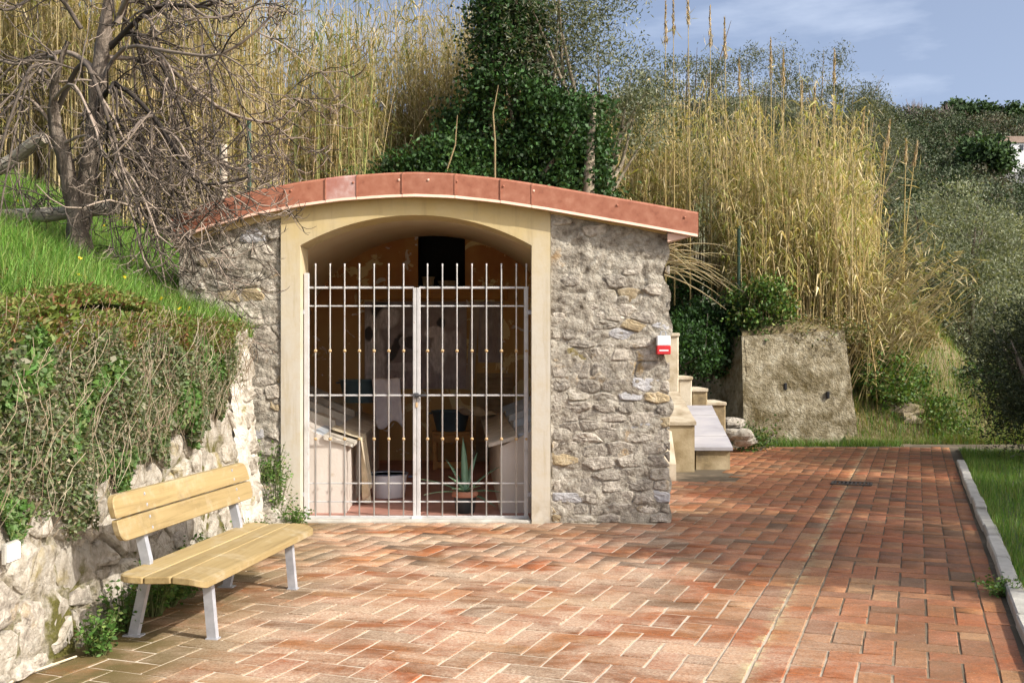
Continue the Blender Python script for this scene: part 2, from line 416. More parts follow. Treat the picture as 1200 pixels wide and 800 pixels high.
M['lime_white'] = simple('weathered_white_render', [(.25, (.25, .20, .12)), (.4, (.48, .43, .35)), (.7, (.66, .62, .55))], 7, .95, 1, 30, .03, spot=((.20, .17, .03), 3.0, .60, .70), detail=9)
M['lime'] = simple('mossy_lime_mortar', [(.27, (.09, .07, .035)), (.4, (.27, .23, .16)), (.55, (.43, .385, .315)), (.75, (.56, .52, .45))], 7, .95, 1, 30, .05, spot=((.11, .10, .015), 2.2, .52, .62), detail=9)
M['earth'] = simple('wall_earth', [(.3, (.10, .075, .04)), (.6, (.26, .21, .14)), (.8, (.42, .37, .29))], 5, .95, 1, 40, .03, spot=((.13, .12, .015), 2.4, .52, .66))
M['copper'] = simple('oxidised_copper', [(.2, (.19, .06, .032)), (.42, (.31, .11, .06)), (.6, (.36, .145, .085)), (.85, (.46, .22, .14))], 11, .75, .12, 20, .004, metal=.0, objrand=.08, spot=((.48, .30, .25), 2.0, .66, .78))
M['copper_edge'] = simple('bright_copper_drip', [(.3, (.62, .38, .28)), (.7, (.74, .50, .38))], 5, .45, .1, 20, .004)
M['copper_pale'] = simple('bleached_copper', [(.4, (.35, .13, .09)), (.55, (.42, .22, .18)), (.7, (.56, .42, .38))], 3.5, .5, .1, 20, .004)
M['gate'] = simple('pale_grey_paint', [(.25, (.30, .27, .24)), (.4, (.44, .43, .415)), (.75, (.54, .53, .52))], 9, .55, .1, 60, .002, spot=((.30, .17, .08), 11, .66, .76))
M['bead'] = simple('rusty_bead', [(.3, (.38, .24, .11)), (.7, (.52, .37, .20))], 30, .7, .1)
M['steel'] = simple('galvanised_steel', [(.3, (.30, .31, .34)), (.7, (.44, .45, .48))], 14, .45, .08, 60, .002, metal=.15)
M['darkmetal'] = simple('dark_metal', [(.3, (.03, .03, .033)), (.7, (.07, .07, .075))], 10, .5, .1)
def wood_mat(name, cols, direction, sc=1.0, rough=.6):
    m, t, b, out = nodes(name)
    geo = N(t, 'NewGeometry'); mpn = N(t, 'Mapping'); mpn.inputs['Rotation'].default_value = (0, 0, direction)
    t.links.new(geo.outputs['Position'], mpn.inputs['Vector'])
    g = noise_tex(t, 22 * sc, 7, .7, vec=mpn.outputs[0], dist=.5, stretch=(1, .05, 1))
    c = ramp(t, g, [(.25, cols[0]), (.5, cols[1]), (.78, cols[2])])
    oi = N(t, 'ObjectInfo'); mr = N(t, 'MapRange'); mr.inputs['To Min'].default_value = .88; mr.inputs['To Max'].default_value = 1.1
    t.links.new(oi.outputs['Random'], mr.inputs['Value']); c = mix(t, 1.0, c, mr.outputs[0], 'MULTIPLY')
    c = mix(t, ramp(t, noise_tex(t, 5, 6, .7), [(.52, (0, 0, 0)), (.70, (.7, .7, .7))]), c, cols[3])
    c = mix(t, ramp(t, noise_tex(t, 3.3, 7, .75), [(.56, (0, 0, 0)), (.74, (.55, .55, .55))]), c, tuple(x * .45 for x in cols[1]))
    t.links.new(c, b.inputs['Base Color']); b.inputs['Roughness'].default_value = rough
    bump(t, b, g, .3, .004); return m
M['wood'] = wood_mat('varnished_pine', [(.20, .14, .055), (.33, .24, .105), (.40, .305, .15), (.42, .35, .235)], R(8.4))
M['wood_dark'] = wood_mat('stained_wood', [(.34, .15, .035), (.48, .23, .055), (.55, .31, .09), (.44, .25, .09)], R(90), 1.0)
M['cane'] = simple('dry_cane', [(.3, (.17, .125, .06)), (.7, (.30, .23, .11))], 8, .8, .3, 30)
M['bark'] = simple('grey_bark', [(.28, (.05, .038, .028)), (.48, (.15, .115, .085)), (.75, (.30, .25, .20))], 13, .9, 1.0, 26, .04, stretch=(1, 1, .25))
M['log'] = simple('weathered_log', [(.25, (.24, .19, .14)), (.5, (.46, .39, .30)), (.75, (.62, .55, .45))], 12, .9, .7, 26, .012, stretch=(.25, 1, 1))
M['pale_bark'] = simple('pale_trunk', [(.25, (.15, .12, .08)), (.6, (.29, .24, .17)), (.8, (.38, .33, .25))], 6, .9, .6, 20, .015, stretch=(1, 1, .3))
M['concrete'] = simple('lichened_concrete', [(.22, (.08, .06, .028)), (.40, (.23, .19, .115)), (.56, (.36, .315, .215)), (.8, (.50, .465, .37))], 7, .95, 1, 18, .06, spot=((.09, .065, .02), 1.6, .50, .68), detail=10)
M['stair_white'] = simple('limewashed_wall', [(.25, (.26, .20, .11)), (.45, (.46, .39, .28)), (.7, (.60, .54, .43))], 3.5, .9, .4, 40)
M['stair_ochre'] = simple('stained_render', [(.25, (.07, .055, .035)), (.42, (.24, .18, .095)), (.7, (.40, .325, .205))], 3.5, .95, .5, 30)
M['slate'] = simple('grey_slate', [(.3, (.22, .21, .21)), (.5, (.33, .32, .34)), (.75, (.44, .42, .42))], 3, .6, .2, 30, .004, stretch=(.4, 1, 1))
M['kerb'] = simple('kerb_stone', [(.3, (.30, .28, .24)), (.6, (.44, .42, .37)), (.8, (.54, .51, .46))], 6, .9, .6, 50, objrand=.15)
M['soil'] = simple('soil_under_grass', [(.3, (.035, .045, .015)), (.6, (.06, .075, .025)), (.8, (.12, .10, .05))], 3, .95, .8, 20, .03)
M['hill_soil'] = simple('dry_hill_soil', [(.3, (.10, .08, .04)), (.6, (.18, .14, .07)), (.8, (.10, .12, .04))], 1.2, .95, .8, 15, .03)
M['far_soil'] = simple('far_hill_ground', [(.3, (.045, .055, .03)), (.5, (.085, .085, .045)), (.75, (.14, .115, .065))], .05, .95, 0, spot=((.10, .13, .05), .03, .5, .65))
M['leaf'] = leafmat('leaf', .3); M['leaf_ivy'] = leafmat('ivy_leaf', .18, .55, spec=.25); M['grass'] = leafmat('grass_blade', .4, .5); M['reed'] = leafmat('dry_reed', .28, .6)
M['far_leaf'] = leafmat('far_leaf', .15, .8)
M['twig'] = leafmat('twig', .0, .85)
M['enamel'] = simple('white_enamel', [(.3, (.82, .83, .85)), (.7, (.88, .88, .89))], 6, .25, .05)
M['enamel_rim'] = simple('blue_rim', [(.3, (.05, .07, .12)), (.7, (.08, .10, .16))], 6, .3, 0)
M['cloth'] = simple('linen_cloth', [(.3, (.42, .34, .22)), (.7, (.62, .54, .40))], 10, .95, .4, 200, .002)
M['cloth_white'] = simple('white_cloth', [(.3, (.62, .58, .62)), (.7, (.78, .75, .78))], 8, .95, .3, 200, .002)
M['teal'] = simple('teal_plastic', [(.3, (.08, .14, .17)), (.7, (.13, .20, .23))], 5, .45, .1)
M['tub'] = simple('whitewashed_tub', [(.3, (.56, .50, .43)), (.7, (.66, .60, .54))], 2, .85, .3, 40, spot=((.45, .34, .22), 3, .62, .78))
M['tub_slab'] = simple('worn_marble', [(.25, (.26, .30, .34)), (.45, (.42, .46, .51)), (.6, (.54, .57, .60)), (.8, (.64, .62, .58))], 3.5, .5, .3, 20)
M['coping'] = simple('stained_coping', [(.3, (.22, .17, .10)), (.5, (.38, .32, .23)), (.75, (.52, .46, .36))], 4, .9, .6, 30)
M['tub_lip'] = simple('tub_lip_stone', [(.3, (.38, .33, .26)), (.6, (.58, .53, .45)), (.8, (.66, .62, .56))], 5, .7, .4, 30)
M['clay'] = simple('terracotta_pot', [(.3, (.36, .15, .09)), (.7, (.46, .22, .14))], 8, .85, .3, 40)
M['pot_dark'] = simple('dark_pot', [(.3, (.03, .04, .045)), (.7, (.06, .075, .08))], 6, .6, .2, 30)
M['agave'] = simple('agave_leaf', [(.3, (.09, .17, .10)), (.6, (.15, .25, .15)), (.8, (.26, .36, .22))], 9, .5, .2, 30, stretch=(1, 1, .3))
M['bowl'] = simple('aged_bowl', [(.3, (.34, .27, .17)), (.7, (.54, .46, .33))], 12, .7, .2, 40)
M['board'] = simple('ribbed_board', [(.3, (.28, .20, .11)), (.7, (.42, .33, .21))], 5, .8, .3, 30)
M['poster'] = poster_mat('washing_poster', 0); M['poster_b'] = poster_mat('faded_poster', 1)
M['poster_edge'] = simple('poster_edge', [(.3, (.42, .35, .30)), (.7, (.56, .49, .44))], 6, .8, 0)
M['white_paint'] = simple('white_paint', [(.3, (.68, .68, .70)), (.7, (.80, .80, .80))], 20, .5, .1)
M['red_paint'] = simple('red_paint', [(.3, (.50, .015, .02)), (.7, (.62, .03, .035))], 20, .4, .1)
M['green_post'] = simple('green_paint', [(.3, (.02, .05, .03)), (.7, (.03, .08, .045))], 10, .6, .1)
M['roof_tile'] = simple('far_roof', [(.3, (.25, .17, .13)), (.7, (.34, .25, .2))], 1, .9, 0)
M['house_wall'] = simple('far_wall', [(.3, (.62, .62, .64)), (.7, (.75, .75, .75))], .5, .9, 0)
M['glass'] = simple('far_window', [(.3, (.02, .025, .03)), (.7, (.04, .045, .05))], 1, .2, 0)
M['iron'] = simple('cast_iron', [(.3, (.03, .025, .02)), (.7, (.08, .065, .05))], 20, .7, .3)

# ------------------------------------------------------------------ terrain
XW0, XWS = -2.66, 0.030                      # retaining wall line  x = XW0 + XWS*y
def xw(y): return XW0 + XWS * y
def smooth(a, b, x):
    t = np.clip((np.asarray(x, float) - a) / (b - a), 0, 1); return t * t * (3 - 2 * t)
def zhill(X, Y):
    X = np.asarray(X, float); Y = np.asarray(Y, float)
    dl = np.clip(xw(np.clip(Y, 0, 10.4)) - .25 - X, 0, None)
    zl = 1.90 + .40 * np.minimum(dl, 4) + .22 * np.clip(dl - 4, 0, 30) + .10 * np.clip(Y - 10.4, 0, 14)
    zb = 2.35 + .30 * np.clip(Y - 17, 0, 8) + .12 * np.clip(Y - 25, 0, 20) - 1.15 * smooth(1.0, 3.0, X)
    leftw = np.maximum(1 - smooth(-4.2, -1.5, X), 1 - smooth(14.5, 16.8, Y))
    z = np.maximum(zl * leftw + zb * (1 - leftw), np.where(Y > 16.5, zb, -9))
    fall = smooth(7.2, 11.5, X - .18 * (Y - 20)); z = z * (1 - fall) + (-.25) * fall
    z = z - 9 * smooth(14, 34, X - .1 * (Y - 20)) * (Y > 18)
    z = z + .07 * np.sin(X * 1.7 + Y * .9) + .05 * np.sin(X * 3.1 - Y * 2.3)
    return z
def grid(name, xs, ys, zf, mat, smoothed=True):
    X, Y = np.meshgrid(xs, ys); Z = zf(X, Y); V = np.stack([X, Y, Z], -1).reshape(-1, 3)
    nx, ny = len(xs), len(ys); i, j = np.meshgrid(np.arange(nx - 1), np.arange(ny - 1)); a = (j * nx + i).ravel()
    o = mesh_np(name, V, np.stack([a, a + 1, a + nx + 1, a + nx], 1), mat, smooth=smoothed); tag(o, kind='structure'); return o
grid('valley_ground', np.linspace(-2500, 2500, 12), np.linspace(-2500, 2500, 12), lambda x, y: 0 * x - 11, M['far_soil'])
# flat ground of the lane and yard
gm = MB(); gm.add([(-2.9, -8, -.045), (16, -8, -.045), (16, 24, -.045), (-2.9, 24, -.045)], [(0, 1, 2, 3)])
gr = gm.build('ground', M['sand']); tag(gr, kind='structure')
# grass bank above the retaining wall
def bank_z(X, Y): return zhill(X, Y)
ys = np.linspace(-3, 10.42, 60); V = []; F = []; ns = 34
for y in ys:
    for s in range(ns):
        t = (s / (ns - 1)) ** 1.8; x = xw(y) - .22 - 18 * t
        V.append((x, y, float(zhill(x, y))))
for j in range(len(ys) - 1):
    for i in range(ns - 1):
        a = j * ns + i; F.append((a, a + 1, a + ns + 1, a + ns))
o = mesh_np('grass_bank', V, np.array(F), M['soil'], smooth=True); tag(o, kind='structure')
def hillcol(name, x0, x1, y0f, y1, nx, ny, mat):
    V = []; F = []
    for x in np.linspace(x0, x1, nx):
        ya = y0f(x); V.append((x, ya, -.3))
        for t in np.linspace(0, 1, ny): y = ya + (y1 - ya) * t ** 1.6; V.append((x, y, float(zhill(x, y))))
    m = ny + 1
    for i in range(nx - 1):
        for j in range(m - 1): a = i * m + j; F.append((a, a + m, a + m + 1, a + 1))
    o = mesh_np(name, V, np.array(F), mat, smooth=True); tag(o, kind='structure')
hillcol('hillside', -24, -3.32, lambda x: 10.42, 48, 40, 40, M['soil'])
hillcol('hillside', -3.32, 1.7, lambda x: 17.2, 48, 24, 34, M['hill_soil'])
hillcol('hillside', 1.7, 4.3, lambda x: 24.5, 48, 14, 30, M['hill_soil'])
hillcol('hillside', 4.3, 6.15, lambda x: 19.95, 48, 18, 34, M['hill_soil'])
def zr(X, Y):                                        # grassy cut bank right of the concrete wall
    base = zhill(X, Y); edge = 19.7 + .12 * (X - 6.7)
    k = np.clip((Y - edge) / (2.6 + .25 * (X - 6.7)), 0, 1) ** .8
    return np.where(Y < edge, -.06, -.06 + (base + .06) * k)
grid('hillside', np.linspace(6.15, 40, 60), np.linspace(17.5, 50, 70), zr, M['hill_soil'])

# far hill across the valley
def zfar(X, Y):
    t = smooth(60, 300, Y) * .55 + .45 * np.clip((Y - 70) / 200, 0, 1.1)
    ridge = 63 - .05 * (X - 100) + 3 * np.sin(X * .035) + 1.5 * np.sin(X * .11 + 1)
    return -11 + (ridge + 11) * np.clip(t, 0, 1.02) + 1.2 * np.sin(X * .09 + Y * .05) - 60 * smooth(265, 420, Y)
grid('far_hill', np.linspace(-160, 360, 60), np.linspace(62, 420, 60), zfar, M['far_soil'])

# ------------------------------------------------------------------ brick paving
TH = R(20.8); E1 = np.array([math.cos(TH), -math.sin(TH)]); E2 = np.array([math.sin(TH), math.cos(TH)])
BW = .172; A_G = -.82; A_K = .555; GW = .185
pave = mesh_np('brick_paving', [(-2.62, 2.5, -.0042), (4.5, 2.5, -.0042), (9.4, 19.6, -.0042), (1.4, 19.6, -.0042), (1.4, 10.9, -.0042), (-2.62, 10.9, -.0042)], np.array([[0, 1, 2, 3, 4, 5]]), M['joint'])
tag(pave, kind='structure')
rects = []
def put(a0, a1, b0, b1, tilt=0.0):
    if a1 - a0 < .05 or b1 - b0 < .05: return
    ac, bc = (a0 + a1) / 2, (b0 + b1) / 2; x, y = ac * E1 + bc * E2
    if y < 3.6 or x < -2.58 or y > 18.9: return
    if y > 10.5 and x < 1.50: return
    if y > 13.8 and x < 3.05 + (y - 15) * .08: return
    rects.append((x, y, a1 - a0, b1 - b0, tilt))
BR = A_G + GW + 6 * BW
for side in (0, 1):
    org = A_G - GW if side == 0 else A_G + GW
    for i in (range(-80, 0) if side == 0 else range(-1, 6)):
        for j in range(0, 130):
            k = (i + j) % 4
            if k == 0: r = [i * BW, (i + 2) * BW, j * BW, (j + 1) * BW]
            elif k == 2: r = [i * BW, (i + 1) * BW, j * BW, (j + 2) * BW]
            else: continue
            r[0] += org; r[1] += org
            if side == 0: r[1] = min(r[1], org)
            else: r[0] = max(r[0], org); r[1] = min(r[1], BR)
            put(*r)
b = 2.0
while b < 21:
    ln = .34
    put(A_G - GW, A_G - .001, b, b + ln, 1); put(A_G + .001, A_G + GW, b + .11, b + .11 + ln, -1); put(BR, A_K - .02, b + .05, b + .05 + ln); b += ln
def brick_mesh(sx, sy, vr=0):
    g, e = .0052, .004; hx, hy = sx / 2 - g, sy / 2 - g
    V = [(-hx, -hy, -.03), (hx, -hy, -.03), (hx, hy, -.03), (-hx, hy, -.03)] + [(-hx, -hy, -e), (hx, -hy, -e), (hx, hy, -e), (-hx, hy, -e)] + \
        [(-hx + e, -hy + e, 0), (hx - e, -hy + e, 0), (hx - e, hy - e, 0), (-hx + e, hy - e, 0)]
    rj = random.Random(int(sx * 1e4) + int(sy * 1e4) + 977 * vr); V = V[:4] + [(a + rj.gauss(0, .0016), b_ + rj.gauss(0, .0016), c_ + rj.gauss(0, .0008)) for a, b_, c_ in V[4:]]
    F = [(0, 1, 5, 4), (1, 2, 6, 5), (2, 3, 7, 6), (3, 0, 4, 7), (4, 5, 9, 8), (5, 6, 10, 9), (6, 7, 11, 10), (7, 4, 8, 11), (8, 9, 10, 11)]
    return V, F
def show(r):
    x, y = r[0], r[1]; u = 600 + FPX * x / y; v = HOR + FPX * CAM_H / y
    return (r[2] * r[3] / y ** 3) if (-20 < u < 1220 and v < 815) else 0
rects.sort(key=show, reverse=True)
cache = {}; rb = random.Random(3)
JV, JF, JC = [], [], []; jn = 0
for q, (x, y, sx, sy, tilt) in enumerate(rects):
    key = (round(sx, 2), round(sy, 2), q % 7); z = rb.uniform(-.0012, .003); rx, ry = rb.gauss(0, .004), rb.gauss(0, .004)
    if tilt: ry += tilt * .022; z = z * .5 + .001
    rz = -TH + rb.gauss(0, .008)
    if q < 300:
        if key not in cache:
            Vb, Fb = brick_mesh(key[0] + .00001 * key[2], key[1], key[2]); me = bpy.data.meshes.new('brick'); me.from_pydata(Vb, [], Fb); me.materials.append(M['brick']); cache[key] = me
        o = link('brick', cache[key], pave, (x, y, z)); o.rotation_euler = (rx, ry, rz)
    else:
        Vb, Fb = brick_mesh(sx, sy, q % 29); c, s = math.cos(rz), math.sin(rz); rv = rb.random()
        JV += [(x + c * a - s * b2, y + s * a + c * b2, z + e + rx * b2 - ry * a) for a, b2, e in Vb]
        JF += [tuple(k + jn for k in f) for f in Fb]; JC += [(rv, rv, rv)] * len(Vb); jn += len(Vb)
o = mesh_np('bricks', JV, np.array(JF), M['brick_join'], pave, np.array(JC)); tag(o, kind='stuff')

# kerb stones and drain
kerb = thing('kerb', (*(A_K * E1 + 10 * E2), 0), 'grey stone kerb edging the brick lane beside the grass verge', 'kerb')
b = 5.2; rk = random.Random(5)
while b < 17.1:
    ln = rk.uniform(.75, 1.05); c = (A_K + .055 + rk.gauss(0, .012)) * E1 + (b + ln / 2) * E2
    mb = MB().box((c[0], c[1], -.012 + rk.gauss(0, .008)), (.11, ln - .012, .17), rz=-TH + rk.gauss(0, .012), rx=rk.gauss(0, .008), bev=.012); mb.build('kerb_stone', M['kerb'], kerb, origin=(c[0], c[1], .03)); b += ln
gx, gy = P(998, 567, 1)[0] * (FPX * CAM_H / 152), FPX * CAM_H / 152
gt = thing('drain_grate', (gx, gy, 0), 'dark slotted iron drain grate set in the brick lane', 'drain')
for k in range(9):
    a = -.2 + k * .05; MB().box((gx + a * E1[0], gy + a * E1[1], .006), (.022, .30, .018), rz=-TH, bev=.003).build('slat', M['iron'], gt)
for s in (-1, 1):
    MB().box((gx + s * .15 * E2[0], gy + s * .15 * E2[1], .007), (.48, .03, .022), rz=-TH, bev=.003).build('frame_bar', M['iron'], gt)
    MB().box((gx + s * .235 * E1[0], gy + s * .235 * E1[1], .0072), (.03, .27, .021), rz=-TH, bev=.003).build('frame_bar', M['iron'], gt)
MB().box((gx, gy, -.002), (.44, .27, .006), rz=-TH).build('pit', M['black'], gt)  # black plate paints the darkness below the slats

# ------------------------------------------------------------------ rubble walls
def clip_poly(poly, px, py, qx, qy):
    mx, my = (px + qx) / 2, (py + qy) / 2; dx, dy = qx - px, qy - py; out = []
    n = len(poly)
    for i in range(n):
        a, b = poly[i], poly[(i + 1) % n]
        da = (a[0] - mx) * dx + (a[1] - my) * dy; db = (b[0] - mx) * dx + (b[1] - my) * dy
        if da <= 0: out.append(a)
        if (da < 0) != (db < 0) and abs(da - db) > 1e-12:
            t = da / (da - db); out.append((a[0] + t * (b[0] - a[0]), a[1] + t * (b[1] - a[1])))
    return out
def rubble(u0, u1, v0, v1, su, sv, seed, jit=.38):
    """voronoi cells of stretched jittered courses -> polygons (u,v)"""
    rg = random.Random(seed); seeds = []; asp = su / sv; v = v0
    row = 0
    while v < v1:
        h = sv * rg.uniform(.7, 1.35); u = u0 - su * rg.random()
        while u < u1:
            w = su * rg.uniform(.5, 1.6); seeds.append(((u + w / 2 + rg.gauss(0, jit * .2 * su)) / asp, v + h / 2 + rg.gauss(0, jit * .4 * sv))); u += w
        v += h
    cells = []
    for i, (x, y) in enumerate(seeds):
        poly = [(u0 / asp, v0), (u1 / asp, v0), (u1 / asp, v1), (u0 / asp, v1)]
        near = sorted(seeds, key=lambda s: (s[0] - x) ** 2 + (s[1] - y) ** 2)[1:22]
        for (qx, qy) in near:
            poly = clip_poly(poly, x, y, qx, qy)
            if len(poly) < 3: break
        if len(poly) >= 3: cells.append([(a * asp, bb) for a, bb in poly])
    return cells
def stone_from(poly, fn, gap, h, rg, rough=.25):
    """rounded bulging stone over an outline; fn(u,v,h)->xyz"""
    n = len(poly); cx = sum(p[0] for p in poly) / n; cy = sum(p[1] for p in poly) / n
    pts = []
    for i in range(n):                                # chaikin corner cut
        a, b = poly[i], poly[(i + 1) % n]
        k = rg.uniform(.06, .22)
        pts += [(a[0] * (1 - k) + b[0] * k, a[1] * (1 - k) + b[1] * k), (a[0] * k + b[0] * (1 - k), a[1] * k + b[1] * (1 - k))]
    size = min(max(p[0] for p in poly) - min(p[0] for p in poly), max(p[1] for p in poly) - min(p[1] for p in poly))
    if size < gap * 3: return None
    m = len(pts); V = []; tu, tv = rg.gauss(0, .10), rg.gauss(0, .12)
    for (s, hh) in ((1.0, -.05), (.97, .45), (.80, .92), (.42, 1.05)):
        for (a, b) in pts:
            d = math.hypot(a - cx, b - cy) + 1e-9; k = max(.2, (d - gap) / d) * s
            k *= 1 + rg.gauss(0, .03)
            uu, vv = cx + (a - cx) * k, cy + (b - cy) * k
            V.append(fn(uu, vv, h * hh * (1 + rg.gauss(0, rough)) + (tu * (uu - cx) + tv * (vv - cy)) * max(hh, 0) if hh > 0 else -.05))
    V.append(fn(cx, cy, h * (1 + rg.gauss(0, .25))))
    F = []
    for r in range(3):
        for i in range(m): j = (i + 1) % m; F.append((r * m + i, r * m + j, (r + 1) * m + j, (r + 1) * m + i))
    for i in range(m): F.append((3 * m + i, 3 * m + (i + 1) % m, 4 * m))
    mb = MB(); mb.add(V, F); return mb
def relief(name, u0, u1, v0, v1, du, fn, amp, mat, parent, seed=0, freq=9):
    us = np.linspace(u0, u1, max(2, int((u1 - u0) / du))); vs_ = np.linspace(v0, v1, max(2, int((v1 - v0) / du))); V = []; nu = len(us)
    for v in vs_:
        for u in us:
            q = Vector((u * freq + seed, v * freq * 1.4, seed * .37)); h = amp * (noise.fractal(q, .9, 2.0, 4) * .6 + noise.noise(q * .35) * .6 - 1.6 * max(0, .12 - abs(noise.noise(q * .8 + Vector((7, 3, 1))))) / .12 * .35)
            V.append(fn(u, v, h))
    F = [(j * nu + i, j * nu + i + 1, (j + 1) * nu + i + 1, (j + 1) * nu + i) for j in range(len(vs_) - 1) for i in range(nu - 1)]
    return mesh_np(name, V, np.array(F), mat, parent, smooth=False)

# ------------------------------------------------------------------ wash house
FY = 10.47; SCL = FPX / FY
def fx(u): return (u - 600) / SCL
def fz(v): return CAM_H - (v - HOR) / SCL
house = thing('wash_house', (-.94, FY, 0), 'small stone wash house with arched doorway and curved copper-edged roof', 'building')
top_u = [196, 205, 250, 300, 350, 400, 450, 485, 530, 580, 640, 700, 760, 815]
top_v = [262, 258, 240.5, 227, 217, 210, 206.3, 205, 206.5, 211.5, 220.5, 231, 241.5, 251.5]
def roof_z(x): return float(np.interp(x * SCL + 600, top_u, [fz(v) for v in top_v]))
XL, XR, PL, PR = fx(210), fx(783), fx(330), fx(645)
OL, OR = fx(352.5), fx(623)                       # doorway
BY = 16.95
def wall_box(x0, x1, y0, y1, name, mat, dz=-.2):
    mb = MB(); n = 8; V = []; F = []
    for k in range(n + 1):
        x = x0 + (x1 - x0) * k / n; z = roof_z(x) + dz
        rs = lambda y: max(0, y - 10.4) * .42 / 6.93
        V += [(x, y0, -.05), (x, y0, z + rs(y0)), (x, y1, z + rs(y1)), (x, y1, -.05)]
    for k in range(n):
        for a, b2 in ((0, 1), (1, 2), (2, 3), (3, 0)): F.append((k * 4 + a, k * 4 + b2, k * 4 + 4 + b2, k * 4 + 4 + a))
    F += [(0, 3, 2, 1), (n * 4, n * 4 + 1, n * 4 + 2, n * 4 + 3)]
    mb.add(V, F); return mb.build(name, mat, house)
wall_box(XL, OL - .03, FY + .06, 10.86, 'wall', M['mortar']); wall_box(OR + .03, XR - .03, FY + .06, 10.86, 'wall', M['mortar'])
wall_box(XL, XL + .09, 10.86, BY, 'wall', M['mortar']); wall_box(XR - .12, XR - .03, 10.86, BY, 'wall', M['mortar']); wall_box(XL, XR - .03, BY, BY + .2, 'wall', M['mortar'])
def facade(u, v, h): return (u, FY - h, v)
def stone_wall(x0, x1, seed, su, sv, ragged, cover):
    zt = lambda x: roof_z(x) - .27
    w = relief('stone_wall', x0, x1, -.02, max(zt(x0), zt(x1)) + .02, .019, lambda u, v, h: (u + (ragged * (u - x0) / (x1 - x0) * (.03 * math.sin(v * 7) + .025 * math.sin(v * 17 + 1))), FY - .010 - h, min(v, zt(u) + .04)), .030, M['mortar'], house, seed)
    rg = random.Random(seed); cnt = 0
    cells = rubble(x0 + .004, x1 + (.02 if ragged else -.004), 0, zt((x0 + x1) / 2) + .12, su, sv, seed)
    for c in cells:
        cx = sum(p[0] for p in c) / len(c); cz = sum(p[1] for p in c) / len(c)
        if max(p[1] for p in c) > zt(cx) + .05: continue
        if rg.random() > cover(cz): continue
        mb = stone_from(c, facade, rg.uniform(.003, .012), rg.uniform(.003, .026), rg, .12)
        if mb is None: continue
        mt = rg.choices(['stone', 'stone_warm', 'stone_blue', 'stone_white'], [.74, .10, .05, .11])[0]
        mb.build('stone', M[mt], w, origin=(cx, FY, cz))
    return w
stone_wall(PR + .004, XR, 21, .24, .115, 1, lambda z: .95 if z < 1.9 else max(.28, .95 - (z - 1.9) * .95))
stone_wall(XL, PL - .004, 33, .24, .13, 0, lambda z: .85 if z < 2.0 else .5)

# plaster front with segmental arch
ZS, ZC = fz(288), fz(252.5); ND = 28
hw = (OR - OL) / 2; xc = (OR + OL) / 2; rise = ZC - ZS; RAD = (hw * hw + rise * rise) / (2 * rise)
def arch_z(x): return ZC - RAD + math.sqrt(max(0, RAD * RAD - (x - xc) ** 2))
mb = MB(); Y0, Y1 = FY - .035, 10.84
def slabx(x0, x1, zb, zt_, n):
    V = []; F = []
    for k in range(n + 1):
        x = x0 + (x1 - x0) * k / n; V += [(x, Y0, zb(x)), (x, Y0, zt_(x)), (x, Y1, zt_(x)), (x, Y1, zb(x))]
    for k in range(n):
        for a, b2 in ((0, 1), (1, 2), (2, 3), (3, 0)): F.append((k * 4 + a, k * 4 + 4 + a, k * 4 + 4 + b2, k * 4 + b2))
    if n == 4: F += [(0, 1, 2, 3), (n * 4 + 3, n * 4 + 2, n * 4 + 1, n * 4)]
    mb.add(V, F)
ptop = lambda x: roof_z(x) - .22
slabx(PL, OL, lambda x: -.02, ptop, 4); slabx(OR, PR, lambda x: -.02, ptop, 4); slabx(OL, OR, arch_z, ptop, ND)
pf = mb.build('plaster_front', M['plaster_front'], house)

# interior
def ax(Y): return -.94 - .047 * (Y - 10.5)
RY0, RY1 = 10.85, 16.4
def prof(Y, n=26):
    t = (Y - RY0) / (RY1 - RY0); zs = 1.62 + .27 * t; zc = 3.06 + .41 * t; hwid = 1.95; pts = [(ax(Y) - hwid, 0.0)]
    for k in range(n + 1):
        th = math.pi * (1 - k / n); pts.append((ax(Y) + hwid * math.cos(th), zs + (zc - zs) * math.sin(th)))
    pts.append((ax(Y) + hwid, 0.0)); return pts
V = []; F = []; YS = np.linspace(RY0, RY1, 7); m = 0
for Y in YS:
    p = prof(Y); m = len(p); V += [(a, Y, z) for a, z in p]
for k in range(len(YS) - 1):
    for i in range(m - 1): F.append((k * m + i, k * m + i + 1, (k + 1) * m + i + 1, (k + 1) * m + i))
mesh_np('vault', V, np.array(F), M['vault'], house, smooth=True)
# back wall with recess
NX0, NX1, NZ0, NZ1 = (490 - 600) / 76.2, (545 - 600) / 76.2, fz(0), 3.40
NZ0 = CAM_H - (337 - HOR) / FPX * RY1
pb = prof(RY1, 60); axb = ax(RY1); t1 = 1.95
def topz(x): return 1.89 + 1.58 * math.sqrt(max(0, 1 - ((x - axb) / 1.95) ** 2))
xsb = sorted(list(np.linspace(axb - 1.949, axb + 1.949, 50)) + [NX0, NX1]); V = []; F = []
for i in range(len(xsb) - 1):
    a, b2 = xsb[i], xsb[i + 1]; mid = (a + b2) / 2; n0 = len(V)
    inside = NX0 < mid < NX1
    za, zb = (NZ0, NZ0) if inside else (topz(a), topz(b2))
    V += [(a, RY1, -.02), (b2, RY1, -.02), (b2, RY1, zb), (a, RY1, za)]; F.append((n0, n0 + 1, n0 + 2, n0 + 3))
bw = mesh_np('back_wall', V, np.array(F), M['backwall'], house)
mb = MB(); d = .5
